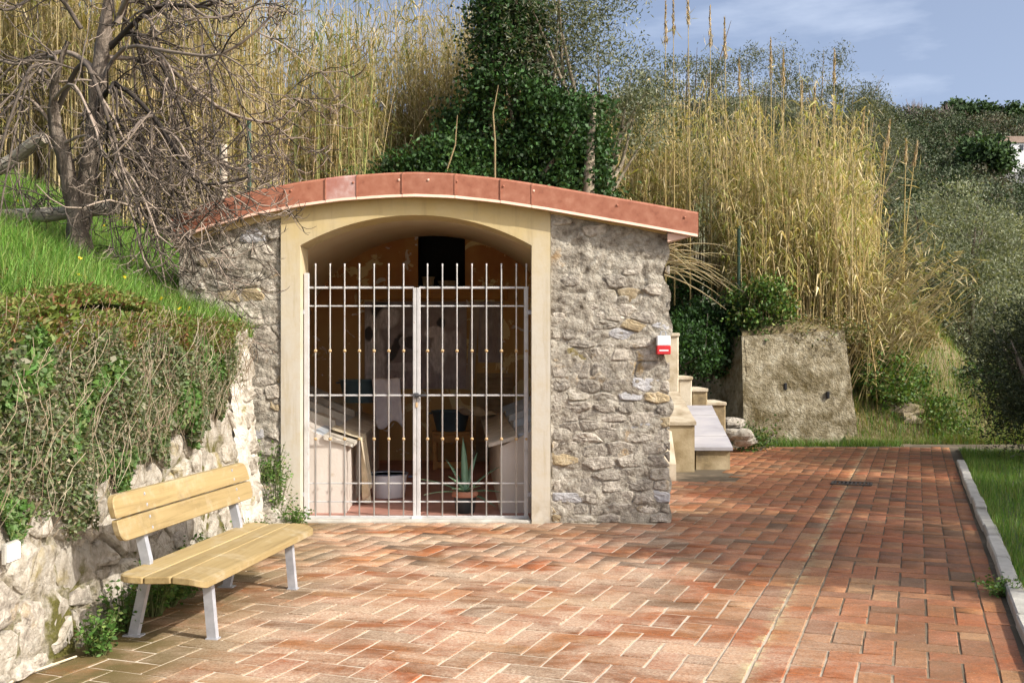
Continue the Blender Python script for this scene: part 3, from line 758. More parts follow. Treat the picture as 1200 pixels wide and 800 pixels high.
mb.add([(NX0, RY1, NZ0), (NX1, RY1, NZ0), (NX1, RY1, 3.6), (NX0, RY1, 3.6), (NX0, RY1 + d, NZ0), (NX1, RY1 + d, NZ0), (NX1, RY1 + d, 3.6), (NX0, RY1 + d, 3.6)], [(0, 1, 5, 4), (1, 2, 6, 5), (3, 7, 6, 2), (0, 4, 7, 3), (4, 5, 6, 7)])
mb.build('recess', M['black'], house)  # walls coloured near black for the unlit room behind
mb = MB(); mb.box((ax(RY1) + .0, RY1 - .06, NZ0 - .105), (2.3, .115, .16), bev=.01); mb.build('shelf_beam', M['wood_dark'], house)
mesh_np('floor', [(-2.9, 10.55, .022), (1.05, 10.55, .022), (.8, RY1 + .05, .022), (-3.2, RY1 + .05, .022)], np.array([[0, 1, 2, 3]]), M['floor_in'], house)
MB().box((xc, FY + .09, .008), (hw * 2 - .01, .22, .034), bev=.008).build('threshold', M['kerb'], house)

# wash tubs
def tub(side, name_label):
    Ya, Yb = 10.95, 15.3
    if side < 0: ins, out = -.74, -1.945
    else: ins, out = .84, 1.945
    st = [lambda a, z, Y=Y: (ax(Y) + a, Y, z) for Y in (Ya, Yb)]
    zi, zo = .70, 1.12 if side < 0 else 1.08
    poly = [(ins, .0), (ins, zi), (ins + (out - ins) * .42, .93), (out, zo), (out, .0)]
    tb = MB().prism(poly, st).build('wash_tub', M['tub'], house)
    # lip along the aisle
    li = ins + (.07 if side < 0 else -.12); lw = .20
    a0, a1 = li, li + math.copysign(lw + .10, out - ins)
    MB().prism([(a0, zi + .0), (a0, zi + .035), (a1, zi + .125), (a1, zi + .08)], [lambda a, z, Y=Y: (ax(Y) + a, Y, z) for Y in (Ya - .03, Yb + .02)]).build('lip', M['tub_lip'], tb)
    # sloping scrub stones, one by one, with ribs between
    n = 4; span = (Yb - Ya) / n
    for k in range(n):
        y0, y1 = Ya + k * span + .05, Ya + (k + 1) * span - .05
        b0, b1 = a1 + math.copysign(.01, out - ins), out - math.copysign(.03, out - ins)
        MB().prism([(b0, zi + .07), (b0, zi + .125), (b1, zo + .06), (b1, zo)], [lambda a, z, Y=Y: (ax(Y) + a, Y, z + .02 * math.sin(a * 9)) for Y in np.linspace(y0, y1, 5)]).build('scrub_stone', M['tub_slab'], tb)
        MB().prism([(b0, zi + .08), (b0, zi + .20), (b1, zo + .16), (b1, zo)], [lambda a, z, Y=Y: (ax(Y) + a, Y, z) for Y in (y1 + .015, y1 + .085)]).build('rib', M['tub_lip'] if side < 0 else M['tub_slab'], tb)
    return tb
tub(-1, ''); tub(1, '')

# roof
mb = MB(); V = []; F = []; xs = np.linspace(fx(205), fx(815), 30); RYF, RYB = FY - .10, BY + .35
for x in xs:
    z = roof_z(x); V += [(x, RYF + .004, z - .004), (x, RYB, z - .004 + .42), (x, RYB, z + .23), (x, RYF + .004, z - .19)]
for k in range(len(xs) - 1):
    for a, b2 in ((0, 1), (1, 2), (2, 3), (3, 0)): F.append((k * 4 + a, k * 4 + b2, k * 4 + 4 + b2, k * 4 + 4 + a))
n4 = (len(xs) - 1) * 4; F += [(0, 3, 2, 1), (n4, n4 + 1, n4 + 2, n4 + 3)]
mb.add(V, F); roof = mb.build('roof', M['plaster'], house)
# copper top sheet
V = []; F = []
for x in xs: z = roof_z(x); V += [(x, RYF - .012, z + .006), (x, RYB + .02, z + .426)]
for k in range(len(xs) - 1): F.append((2 * k, 2 * k + 2, 2 * k + 3, 2 * k + 1))
mesh_np('roof_sheet', V, np.array(F), M['copper'], roof)
seams = [205, 384, 420, 473, 534, 587, 623, 815]
for k in range(len(seams) - 1):
    a, b2 = fx(seams[k]) + .002, fx(seams[k + 1]) - .002; n = max(2, int((b2 - a) / .12)); V = []; F = []
    yo = -.004 if k % 2 else 0.0
    for i in range(n + 1):
        x = a + (b2 - a) * i / n; z = roof_z(x)
        V += [(x, RYF - .012 + yo, z + .010), (x, RYF - .022 + yo, z - .01), (x, RYF - .022 + yo, z - .205), (x, RYF - .008 + yo, z - .205), (x, RYF - .008 + yo, z - .0)]
    for i in range(n):
        for q in range(5): w = (q + 1) % 5; F.append((i * 5 + q, i * 5 + w, i * 5 + 5 + w, i * 5 + 5 + q))
    mb = MB(); mb.add(V, F); mb.add([V[q] for q in range(5)], [(4, 3, 2, 1, 0)]); mb.add([V[n * 5 + q] for q in range(5)], [(0, 1, 2, 3, 4)])
    cp = mb.build('copper_panel', M['copper_pale'] if k == 1 else M['copper'], roof, origin=((a + b2) / 2, RYF, roof_z((a + b2) / 2) - .1))
    # bright folded drip edge below
    V = []; F = []
    for i in range(n + 1):
        x = a + (b2 - a) * i / n; z = roof_z(x); V += [(x, RYF - .024 + yo, z - .205), (x, RYF - .042 + yo, z - .232), (x, RYF - .02, z - .236), (x, RYF + .0, z - .212)]
    for i in range(n):
        for q in range(4): w = (q + 1) % 4; F.append((i * 4 + q, i * 4 + w, i * 4 + 4 + w, i * 4 + 4 + q))
    MB().add(V, F).build('drip_edge', M['copper_edge'], roof)
    scr = {0: [344, 256, 300], 1: [416], 2: [469], 3: [503], 4: [536], 5: [590], 6: [625, 722, 800]}[k]
    for u in scr:
        x = fx(u); mbs = MB().ball((x, RYF - .026 + yo, roof_z(x) - .065), .013, 8, 4, (1, .6, 1)); mbs.build('screw', M['copper_edge'] if u % 2 else M['copper'], roof)
    if k: MB().box((a - .002, RYF - .026, roof_z(a) - .10), (.012, .012, .20)).build('seam', M['copper'], roof)
# side fascia right, pale underside
mb = MB(); x = fx(815); z = roof_z(x); mb.prism([(RYF, z - .21), (RYF, z + .01), (RYB, z + .43), (RYB, z + .21)], [lambda y, zz, X=X: (X, y, zz) for X in (x - .002, x + .01)]); mb.build('side_fascia', M['copper'], roof)
mb = MB(); x0, x1 = XR - .02, fx(815); mb.add([(x0, RYF, roof_z(x0) - .245), (x1, RYF, roof_z(x1) - .21), (x1, RYB, roof_z(x1) + .21), (x0, RYB, roof_z(x0) + .175), (x0, RYF, roof_z(x0) - .33), (x0, RYB, roof_z(x0) + .09)], [(4, 1, 2, 5), (0, 1, 4), (3, 5, 2)]); mb.build('eave_soffit', M['copper_edge'], roof)
# ochre cornice band over the stone parts
for (a, b2) in ((fx(206), PL - .004), (PR + .004, XR - .02)):
    mb = MB(); V = []; F = []; n = 8; th = .10 if a < -1 else .05
    for i in range(n + 1):
        x = a + (b2 - a) * i / n; z = roof_z(x) - .19; V += [(x, FY - .045, z), (x, FY - .045, z - th), (x, FY + .1, z - th - .02), (x, FY + .1, z)]
    for i in range(n):
        for q in range(4): w = (q + 1) % 4; F.append((i * 4 + q, i * 4 + w, i * 4 + 4 + w, i * 4 + 4 + q))
    F += [(0, 3, 2, 1), (n * 4, n * 4 + 1, n * 4 + 2, n * 4 + 3)]
    mb.add(V, F); mb.build('cornice', M['plaster'], house)

# ------------------------------------------------------------------ gate
GY = 10.60; GS = FPX / GY
def gx_(u): return (u - 600) / GS
def gz(v): return CAM_H - (v - HOR) / GS
def leaf(u0, u1, bars, label, hinge_u, stile_top):
    g = thing('gate_leaf', ((gx_(u0) + gx_(u1)) / 2, GY, gz(610)), label, 'gate', 'leaves of the doorway gate')
    zb = gz(610)
    # stiles
    for (u, w, top) in stile_top:
        x = gx_(u); MB().box((x, GY, (zb + gz(top)) / 2), (w, .04, gz(top) - zb), bev=.004).build('stile', M['gate'], g, origin=(x, GY, zb))
    for v, h in ((337, .021), (358.5, .014), (463, .018), (566, .014), (587.5, .014)):
        MB().box(((gx_(u0) + gx_(u1)) / 2, GY + .003, gz(v)), (gx_(u1) - gx_(u0) - .004, .012, h), bev=.002).build('rail', M['gate'], g)
    MB().box(((gx_(u0) + gx_(u1)) / 2, GY + .001, gz(606.5)), (gx_(u1) - gx_(u0) - .004, .036, .045), bev=.004).build('bottom_rail', M['gate'], g)
    for u in bars:
        x = gx_(u); mbb = MB(); mbb.tube([(x, GY - .010, zb + .02), (x, GY - .010, gz(313)), (x, GY - .010, gz(309))], [.007, .007, .009], 8); br = mbb.build('bar', M['gate'], g, smooth=True, origin=(x, GY, zb))
        for v in (411, 514): MB().ball((x, GY - .010, gz(v)), .0185, 10, 6, (1, 1, .9)).build('bead', M['bead'], br, smooth=True)
    for v in (366, 579):
        x = gx_(hinge_u); MB().box((x, GY - .005, gz(v)), (.055, .035, .045), bev=.005).build('hinge', M['steel'], g)
    return g
gl = leaf(357, 485, [370, 387, 404, 421.3, 438.5, 455.7, 473], 'pale grey iron gate leaf without the lock, in front of the hanging cloth', 354.5, [(359.5, .05, 320), (486.0, .034, 337)])
gr_ = leaf(491, 620, [501, 518.5, 535.5, 553, 570, 587.5, 605, 616.8], 'pale grey iron gate leaf carrying the lock, in front of the agave', 621, [(490.6, .036, 337), (616.5, .042, 336)])
MB().box((gx_(488), GY - .03, gz(463)), (.05, .05, .05), bev=.006).build('lock', M['darkmetal'], gr_)
MB().tube([(gx_(488), GY - .05, gz(463)), (gx_(500), GY - .05, gz(463))], .013, 8).build('handle', M['darkmetal'], gr_)
MB().box((gx_(488.5), GY - .012, gz(474)), (.02, .03, .05)).build('keyhole_plate', M['bead'], gr_)
MB().box((gx_(488), GY, .022), (.095, .10, .05), bev=.008).build('floor_stop', M['white_paint'], gr_)

# ------------------------------------------------------------------ bench
be = Vector((.146, .989, 0)); bn = Vector((.989, -.146, 0)); bo = Vector((-1.735, 6.19, 0)); BL = 1.33
bench = thing('bench', bo + be * BL / 2 - bn * .22, 'park bench of yellow pine planks on grey steel legs by the stone wall', 'bench')
def bp(s, n, z): p = bo + be * s + bn * n; return (p.x, p.y, z)
brz = math.atan2(be.y, be.x)                       # box x axis along bench
s0, s1 = -.33, BL + .24
for k, (n0, n1, z0, z1) in enumerate(((-.425, -.265, .425, .418), (-.26, -.10, .418, .425), (-.095, .085, .426, .415))):
    # plank as rounded-end board
    mb = MB(); cr_ = .07 if k != 1 else .012; outl = []
    def corner(cs, cn, a0, r):
        for q in range(5):
            th = a0 + q * math.pi / 8; outl.append((cs + r * math.cos(th), cn + r * math.sin(th)))
    r0 = .075 if k == 0 else .012; r1 = .075 if k == 2 else .012
    corner(s1 - r1, n1 - r1, 0, r1); corner(s0 + r1, n1 - r1, math.pi / 2, r1); corner(s0 + r0, n0 + r0, math.pi, r0); corner(s1 - r0, n0 + r0, 1.5 * math.pi, r0)
    def zz(n, top):
        t = (n - n0) / (n1 - n0); drop = 0
        if k == 2: drop = -.022 * max(0, (t - .55) / .45) ** 2
        return z0 + (z1 - z0) * t + drop + (0 if top else -.04)
    nn = len(outl); V = []
    for (ins, top, dz) in ((.004, 0, 0), (0, 0, .004), (0, 1, -.006), (.006, 1, 0)):
        for s, n in outl:
            sc_, nc_ = (s0 + s1) / 2, (n0 + n1) / 2; V.append(bp(s - math.copysign(ins, s - sc_), n - math.copysign(ins, n - nc_), zz(n, top) + dz))
    F = [tuple(range(nn - 1, -1, -1)), tuple(3 * nn + i for i in range(nn))] + [(r * nn + i, r * nn + (i + 1) % nn, (r + 1) * nn + (i + 1) % nn, (r + 1) * nn + i) for r in range(3) for i in range(nn)]
    mb.add(V, F); mb.build('seat_plank', M['wood'], bench)
for k, (z0, z1) in enumerate(((.605, .725), (.735, .862))):
    lean = lambda z: -.405 - (z - .45) * .26
    outl = []; mb = MB(); ra, rb_ = (.06, .012) if k == 0 else (.012, .06)
    def cor2(cs, cz, a0, r):
        for q in range(5): th = a0 + q * math.pi / 8; outl.append((cs + r * math.cos(th), cz + r * math.sin(th)))
    cor2(s1 - rb_, z1 - rb_, 0, rb_); cor2(s0 + rb_, z1 - rb_, math.pi / 2, rb_); cor2(s0 + ra, z0 + ra, math.pi, ra); cor2(s1 - ra, z0 + ra, 1.5 * math.pi, ra)
    nn = len(outl); V = []; sc_, zc_ = (s0 + s1) / 2, (z0 + z1) / 2
    for (off, ins) in ((-.004, .005), (.0, 0), (.030, 0), (.035, .005)):
        for s, z in outl: V.append(bp(s - math.copysign(ins, s - sc_), lean(z) + .028 + off, z - math.copysign(ins, z - zc_)))
    F = [tuple(range(nn)), tuple(3 * nn + i for i in range(nn - 1, -1, -1))] + [(r * nn + i, (r + 1) * nn + i, (r + 1) * nn + (i + 1) % nn, r * nn + (i + 1) % nn) for r in range(3) for i in range(nn)]
    mb.add(V, F); bk = mb.build('back_plank', M['wood'], bench)
    for s in (0.03, BL - .03):
        for dz in (-.032, .032): MB().ball(bp(s, lean(zc_ + dz) + .064, zc_ + dz), .011, 8, 4, (.6, .6, 1)).build('bolt', M['steel'], bk)
def bar_path(pts, w, dpt):                         # flat steel tube following points (s,n,z); w along bench, dpt across
    mb = MB(); V = []; F = []
    for i, (s, n, z) in enumerate(pts):
        a = pts[max(0, i - 1)]; c = pts[min(len(pts) - 1, i + 1)]; tn, tz = c[1] - a[1], c[2] - a[2]; ll = math.hypot(tn, tz); tn, tz = tn / ll, tz / ll
        for (ds, dd) in ((-1, -1), (1, -1), (1, 1), (-1, 1)): V.append(bp(s + ds * w / 2, n + dd * dpt / 2 * tz, z - dd * dpt / 2 * tn))
    for i in range(len(pts) - 1):
        for q in range(4): w2 = (q + 1) % 4; F.append((i * 4 + q, i * 4 + w2, i * 4 + 4 + w2, i * 4 + 4 + q))
    m4 = (len(pts) - 1) * 4; F += [(3, 2, 1, 0), (m4, m4 + 1, m4 + 2, m4 + 3)]
    return mb.add(V, F)
for s in (0, BL):
    fl_ = bar_path([(s, 0, 0), (s, -.035, .38)], .042, .055).build('leg', M['steel'], bench)
    rl = bar_path([(s, -.49, 0), (s, -.41, .36), (s, -.407, .44), (s, -.503, .83)], .042, .055).build('leg', M['steel'], bench)
    bar_path([(s, -.405, .362), (s, -.035, .362)], .04, .035).build('seat_bracket', M['steel'], bench)
    MB().box(bp(s, -.49, .004), (.07, .11, .008), rz=brz).build('foot_plate', M['steel'], rl)
    MB().box(bp(s, 0, .004), (.06, .07, .008), rz=brz).build('foot_plate', M['steel'], fl_)

# ------------------------------------------------------------------ retaining wall with trailing plants
rw = thing('retaining_wall', (xw(7), 7, 0), 'low white rubble retaining wall behind the bench overgrown with trailing plants', 'wall')
def rwf(u, v, h): return (xw(u) - .09 * v + h, u, v)
relief('backing', 3.2, 9.78, -.03, 1.9, .035, lambda u, v, h: rwf(u, v, h + .012), .055, M['lime'], rw, 4, 5)
rg = random.Random(44)
for c in rubble(2.6, 9.6, 0, 1.9, .27, .19, 45, .8):
    cy = sum(p[0] for p in c) / len(c); cz = sum(p[1] for p in c) / len(c)
    if rg.random() > (.93 if cz < 1.1 else .7): continue
    mb = stone_from(c, rwf, rg.uniform(.003, .03), rg.uniform(.010, .045), rg, .12)
    if mb: mb.build('stone', M['stone_white'] if rg.random() < .8 else M['stone'], rw, origin=rwf(cy, cz, 0))
# pale end pillar of stacked blocks
pz = 0; k = 0
while pz < 1.84:
    h = rg.uniform(.16, .34); h = min(h, 1.9 - pz); w_ = rg.uniform(.30, .36); y0 = 9.55; cx_ = xw(9.7) - .09 * pz - .13
    mb = stone_from([(y0 - rg.uniform(0, .1), pz), (y0 + w_, pz), (y0 + w_ - .01, pz + h), (y0 - rg.uniform(0, .06), pz + h)], rwf, .006, .09, rg, .2)
    if mb: mb.build('pillar_stone', M['stone_white'], rw, origin=rwf(9.7, pz, 0))
    m2 = stone_from([(cx_ - .2, pz), (cx_ + .20, pz), (cx_ + .20, pz + h), (cx_ - .2, pz + h)], lambda u, v, hh: (u, 9.92 + hh * -.0 - .02 if hh < 0 else 9.9 + 0 * hh, v), .004, .03, rg, .2)
    pz += h; k += 1
relief('pillar_core', 9.38, 9.86, -.02, 1.88, .02, lambda u, v, h: rwf(u, v, h + .085 - .06 * max(0, 9.46 - u) / .08), .03, M['lime_white'], rw, 13, 7)
mb = MB().box((xw(9.7) - .235, 9.64, .93), (.42, .40, 1.84), ry=R(-5), bev=.03); mb.build('pillar_block', M['lime_white'], rw)

def trailing():
    rng = np.random.default_rng(12); nb = NB(); n = 96000
    y = rng.uniform(2.8, 9.7, n)
    low = np.interp(y, [4.2, 5.3, 5.9, 6.3, 6.9, 7.6, 8.4, 9.0, 9.7], [1.0, .84, .68, .80, .96, 1.0, 1.12, 1.28, 1.55])
    low = low + .10 * np.sin(y * 9) + .07 * np.sin(y * 23)
    q = rng.uniform(0, 1, n) ** .8; z = 1.93 - (1.93 - low) * q
    # thin out in clumps
    dens = np.array([noise.noise(Vector((a * 2.6, b * 2.2, 3))) for a, b in zip(y, z)])
    keep = rng.uniform(0, 1, n) < np.clip(1.0 + dens * .9 - (q > .75) * .22 - (y > 9.15) * 1.2, 0.08, 1)
    y, z, q = y[keep], z[keep], q[keep]; n = len(y)
    thick = .05 + .10 * np.clip(1 - q, 0, 1) + .04 * np.sin(y * 5 + z * 4)
    x = xw(y) - .09 * z + .05 + rng.uniform(0, 1, n) * thick
    top = z > 1.74 + .08 * np.sin(y * 7)
    pal_low = [(.12, .15, .075), (.16, .19, .105), (.10, .135, .06), (.21, .20, .135), (.28, .24, .155), (.13, .17, .06), (.10, .16, .05)]
    pal_top = [(.13, .18, .03), (.18, .17, .05), (.21, .10, .05), (.15, .20, .04), (.24, .21, .08), (.10, .17, .03), (.11, .15, .03)]
    cols = np.where(top[:, None], pick(pal_top, n, rng), pick(pal_low, n, rng))
    m_ = 22000; yy = rng.uniform(2.8, 9.9, m_); back = rng.uniform(0, 1, m_) ** 1.4 * .75; xx = xw(yy) - .02 - back; zz_ = np.maximum(1.90, zhill(xx, yy)) + rng.uniform(0, .07, m_) - .04 * (back < .08)
    kk = np.array([noise.noise(Vector((a * 2.0, b * 3.0, 5))) for a, b in zip(yy, back)]) + rng.normal(0, .2, m_) > -.15 + back * .5
    x = np.concatenate([x, xx[kk]]); y = np.concatenate([y, yy[kk]]); z = np.concatenate([z, zz_[kk]]); n = len(x); top = np.concatenate([top, np.ones(kk.sum(), bool)]); cols = np.concatenate([cols, pick(pal_top, kk.sum(), rng)])
    cpt = np.stack([x, y, z], 1); dirv = rng.normal(size=(n, 3)) * [.7, .9, .6] + np.array([.35, 0, -.15]); dirv[top] += [0.2, 0, .8]
    big = np.array([noise.noise(Vector((a * 1.7, b * 3.0, 9))) for a, b in zip(y, z)]); sz = np.where(big > .12, 1.7, 1.0)
    cols = np.where((big > .18)[:, None] & ~top[:, None], cols * [.8, 1.15, .7], cols)
    leaves(nb, cpt, dirv, sz * rng.uniform(.020, .046, n) + .004 * top, sz * rng.uniform(.012, .024, n) - .006 * top, cols, rng)
    o = nb.build('trailing_foliage', M['leaf'], rw); tag(o, kind='stuff')
    nb = NB()
    for k in range(900):
        yy = rng.uniform(2.8, 9.6); lo = np.interp(yy, [4.2, 5.3, 5.9, 6.9, 8.4, 9.7], [.8, .75, .62, .9, 1.05, 1.5]); zt = rng.uniform(lo + .2, 2.0); ln = min(rng.uniform(.10, .45), zt - lo + .05)
        p = []; x0 = xw(yy) - .09 * zt + rng.uniform(.05, .26)
        dy = rng.normal(0, .75); ph = rng.uniform(0, 6)
        for t in np.linspace(0, 1, 5): p.append((x0 + .09 * ln * t - .06 * t + .02 * math.sin(ph + 5 * t), yy + dy * ln * t + .02 * math.sin(ph + 7 * t), zt - ln * t))
        V_, F_ = tube_np(p, [.0024, .002, .002, .0018, .001], 3); nb.add(V_, F_, pick([(.26, .20, .13), (.34, .27, .18), (.18, .12, .08), (.42, .35, .25)], 1, rng)[0])
    o = nb.build('trailing_stems', M['twig'], rw); tag(o, kind='stuff')
trailing()

# ------------------------------------------------------------------ plants: grass, weeds
def scatter_grass(name, label, gen, n, hrange, wrange, pal, seed, lean=.5, seg=2):
    rng = np.random.default_rng(seed); nb = NB(); b = gen(rng, n); n = len(b)
    cl = np.array([noise.noise(Vector((p[0] * 1.3, p[1] * 1.3, seed))) for p in b]); h = rng.uniform(*hrange, n) * (1 + .5 * cl)
    blades(nb, b, h, rng.uniform(*wrange, n), h * rng.uniform(.1, 1, n) * lean, pick(pal, n, rng), rng, seg)
    o = nb.build(name, M['grass']); tag(o, label, 'grass', kind='stuff'); return o
GP = [(.075, .17, .022), (.10, .22, .03), (.14, .26, .045), (.06, .13, .02), (.18, .26, .06), (.20, .22, .07)]
def gen_bank(rng, n):
    y = rng.uniform(4.5, 14.5, n); x = -rng.uniform(0, 1, n) ** 1.2 * 4.8
    x = x + np.where(y < 10.4, xw(y) - .16, -3.36); z = zhill(x, y)
    return np.stack([x, y, z - .01], 1)
scatter_grass('bank_grass', 'lush green grass on the bank under the bare tree', gen_bank, 60000, (.08, .24), (.005, .012), [tuple(v * 1.25 for v in c_) for c_ in GP], 3, 1.0)
rng = np.random.default_rng(15); nb = NB(); fl = gen_bank(rng, 260); fl = fl[np.sin(fl[:, 0] * 2.1) + np.sin(fl[:, 1] * 1.7 + 1) > .2]; n = len(fl)
fl[:, 2] += rng.uniform(.10, .2, n)
for k in range(3): leaves(nb, fl + rng.normal(0, .006, (n, 3)), rng.normal(size=(n, 3)) + [0, 0, .3], .03, .022, pick([(.75, .55, .02), (.70, .60, .05)], n, rng), rng)
tag(nb.build('meadow_flowers', M['grass']), 'tiny yellow flowers dotting the bank grass', 'flowers', kind='stuff')
def gen_verge(rng, n):
    b = rng.uniform(6.0, 19.5, n); a = A_K + .12 + rng.uniform(0, 1, n) ** 1.3 * 3.2
    p = a[:, None] * E1 + b[:, None] * E2; return np.stack([p[:, 0], p[:, 1], .03 + 0 * a], 1)
scatter_grass('verge_grass', 'short grass on the verge beyond the kerb', gen_verge, 32000, (.05, .14), (.005, .010), GP, 5, .7)
p0, p1, p2, p3 = [(a * E1 + b * E2) for a, b in ((A_K + .10, 3), (A_K + 16, 3), (A_K + 16, 20), (A_K + .10, 20))]
o = MB().add([(*p0, .03), (*p1, .03), (*p2, .03), (*p3, .03)], [(0, 1, 2, 3)]).build('verge', M['soil']); tag(o, kind='structure')
def gen_cut(rng, n):
    x = rng.uniform(6.2, 13, n); y = 19.55 + .12 * (x - 6.7) + rng.uniform(0, 1, n) ** 2.2 * 4.5; k = rng.uniform(0, 1, n) < np.clip(1.1 - .0 * x, 0, 1)
    x, y = x[k], y[k]; return np.stack([x, y, zr(x, y) - .01], 1)
scatter_grass('cut_bank_grass', 'bright grass on the cut bank right of the concrete wall', gen_cut, 26000, (.10, .30), (.008, .016), GP + [(.26, .21, .09), (.30, .25, .12), (.2, .17, .06)], 8, .8)
def gen_foot(rng, n):
    x = rng.uniform(4.3, 7.0, n); y = 19.4 - rng.uniform(0, 1, n) ** 2 * .35; return np.stack([x, y, 0 * x - .03], 1)
scatter_grass('wall_foot_grass', 'grass tufts along the foot of the concrete wall', gen_foot, 3000, (.05, .2), (.006, .014), GP, 9, .9)

def weed(name, label, c, rad, hgt, n, size, pal, seed, cat='plant', group=None):
    """leafy clump: stems and broad leaves"""
    rng = np.random.default_rng(seed); g = thing(name, c, label, cat, group); nb = NB(); st = NB(); c = np.array(c)
    for k in range(max(4, n // 10)):
        a = rng.uniform(0, 6.28); rr = rad * math.sqrt(rng.uniform(0, 1)); tip = c + [rr * math.cos(a), rr * math.sin(a), hgt * rng.uniform(.35, 1)]
        base = c + [(rr * .3) * math.cos(a), (rr * .3) * math.sin(a), -.01]; mid = (base + tip) / 2 + [0, 0, hgt * .12]
        V_, F_ = tube_np([base, mid, tip], [.004, .003, .0015], 3); st.add(V_, F_, (.10, .12, .04))
        m = 10; t = rng.uniform(.25, 1, m)[:, None]; pts = (1 - t) ** 2 * base + 2 * t * (1 - t) * mid + t * t * tip + rng.normal(0, size * .55, (m, 3)); pts[:, 2] = np.maximum(pts[:, 2], c[2] + .01)
        d = rng.normal(size=(m, 3)); d[:, 2] = np.abs(d[:, 2]) * .4
        leaves(nb, pts, d, rng.uniform(.7, 1.3, m) * size, rng.uniform(.45, .8, m) * size, pick(pal, m, rng), rng)
    nb.build('leaves', M['leaf'], g); st.build('stems', M['twig'], g)
    return g
WP = [(.06, .14, .025), (.085, .18, .035), (.12, .22, .05), (.05, .11, .02), (.16, .22, .06)]
weeds = [((-2.30, 6.35, 0), .16, .30, 'dense weed at the wall foot beside the left rear bench leg'), ((-2.26, 7.0, 0), .16, .26, 'short weed at the wall foot under the middle of the bench'), ((-2.2, 7.65, 0), .2, .34, 'leafy weed at the wall foot beside the right rear bench leg'), ((-2.18, 8.45, 0), .18, .22, 'low weed at the wall foot between bench and white pillar'), ((-2.28, 5.86, 0), .13, .26, 'leafy weed at the wall foot under the left end of the bench'), ((-2.27, 6.75, 0), .17, .36, 'tall leafy weed at the wall foot behind the bench seat'),
         ((-2.22, 7.25, 0), .18, .30, 'bright weed clump between wall foot and rear bench legs'), ((-2.2, 8.1, 0), .2, .3, 'weed clump past the far end of the bench'), ((-2.12, 8.75, 0), .2, .34, 'green weed patch growing at the base of the white pillar'),
         ((-2.22, 10.05, .1), .2, .55, 'tall weed in the corner between white pillar and wash house'), ((-2.05, 9.95, .02), .22, .24, 'spreading weed beside the doorway jamb'), ((-2.32, 10.2, .35), .2, .5, 'climbing weed against the stone left of the doorway')]
for i, (c, r, h, lb) in enumerate(weeds): weed('weed', lb, c, r, h, 420, .034, WP, 60 + i, group='weeds along the retaining wall')
kp = (A_K + .02) * E1 + 8.05 * E2
weed('weed', 'low weed spilling over the kerb onto the bricks', (kp[0], kp[1], .0), .24, .12, 420, .03, WP, 90)
# mound of stones in the corner by the doorway
rgm = random.Random(9)
def rock(c, r, mat, label, seed, group=None, sc=(1.25, 1, .62)):
    mb = MB().ball(c, r, 12, 8, sc); mb.V = [tuple(Vector(c) + (Vector(v) - Vector(c)) * (1 + .55 * noise.noise((Vector(v) - Vector(c)) / r * 1.0 + Vector((seed * 3.1, 0, 0))) + .12 * noise.noise((Vector(v) - Vector(c)) / r * 4 + Vector((seed, 5, 0))))) for v in mb.V]
    o = mb.build('rock', mat, None, origin=(c[0], c[1], c[2])); tag(o, label, 'rock', group); return o
rock((-2.30, 9.98, .10), .20, M['stone_white'], 'pale rock in the weedy corner against the white pillar', 1)
rock((-2.12, 9.86, .04), .13, M['stone_white'], 'small pale rock beside the weeds near the doorway', 2)
rock((-2.42, 10.2, .25), .26, M['stone'], 'grey rock at the foot of the wash house left of the doorway', 3)
# dry cane lying on the bricks
MB().tube([(-2.56, 5.0, .018), (-2.47, 5.5, .016), (-2.36, 5.78, .016)], [.008, .007, .005], 6).build('cane', M['cloth']); tag(bpy.data.objects['cane'], 'dry cane lying on the bricks at the wall foot', 'cane')
# little plaque on the wall
pq = thing('plaque', rwf(5.24, .63, .10), 'small white plaque fixed to the rubble wall', 'plaque')
MB().box(rwf(5.24, .68, .115), (.012, .13, .085), bev=.003).build('plate', M['white_paint'], pq); MB().box(rwf(5.24, .68, .100), (.02, .15, .10), bev=.003).build('backing', M['kerb'], pq)

# ------------------------------------------------------------------ things inside the wash house
def basin(c, r, h, mat, rim, name, label, cat, group=None, tilt=0):
    g = thing(name, c, label, cat, group)
    MB().lathe(c, [(.001, .004), (r * .80, .004), (r * .84, .012), (r * .97, h * .9), (r, h), (r * .985, h), (r * .95, h * .88), (r * .80, .03), (.001, .025)], 32).build('bowl', mat, g, smooth=True)
    MB().lathe(c, [(r * .985, h - .004), (r * 1.04, h - .002), (r * 1.05, h + .008), (r * .99, h + .01), (r * .985, h - .004)], 32).build('rim', rim, g, smooth=True); return g
bx = P(455.5, 582, 12.15)[0]
bs = basin((bx, 12.15, .024), .215, .27, M['enamel'], M['enamel_rim'], 'wash_basin', 'white enamel wash basin with dark rim standing on the red floor', 'basin')
for s in (-1, 1): MB().tube([(bx + s * .225, 12.15 - .05, .26), (bx + s * .27, 12.15 - .04, .262), (bx + s * .27, 12.15 + .04, .262), (bx + s * .225, 12.15 + .05, .26)], .009, 6).build('handle', M['enamel_rim'], bs)
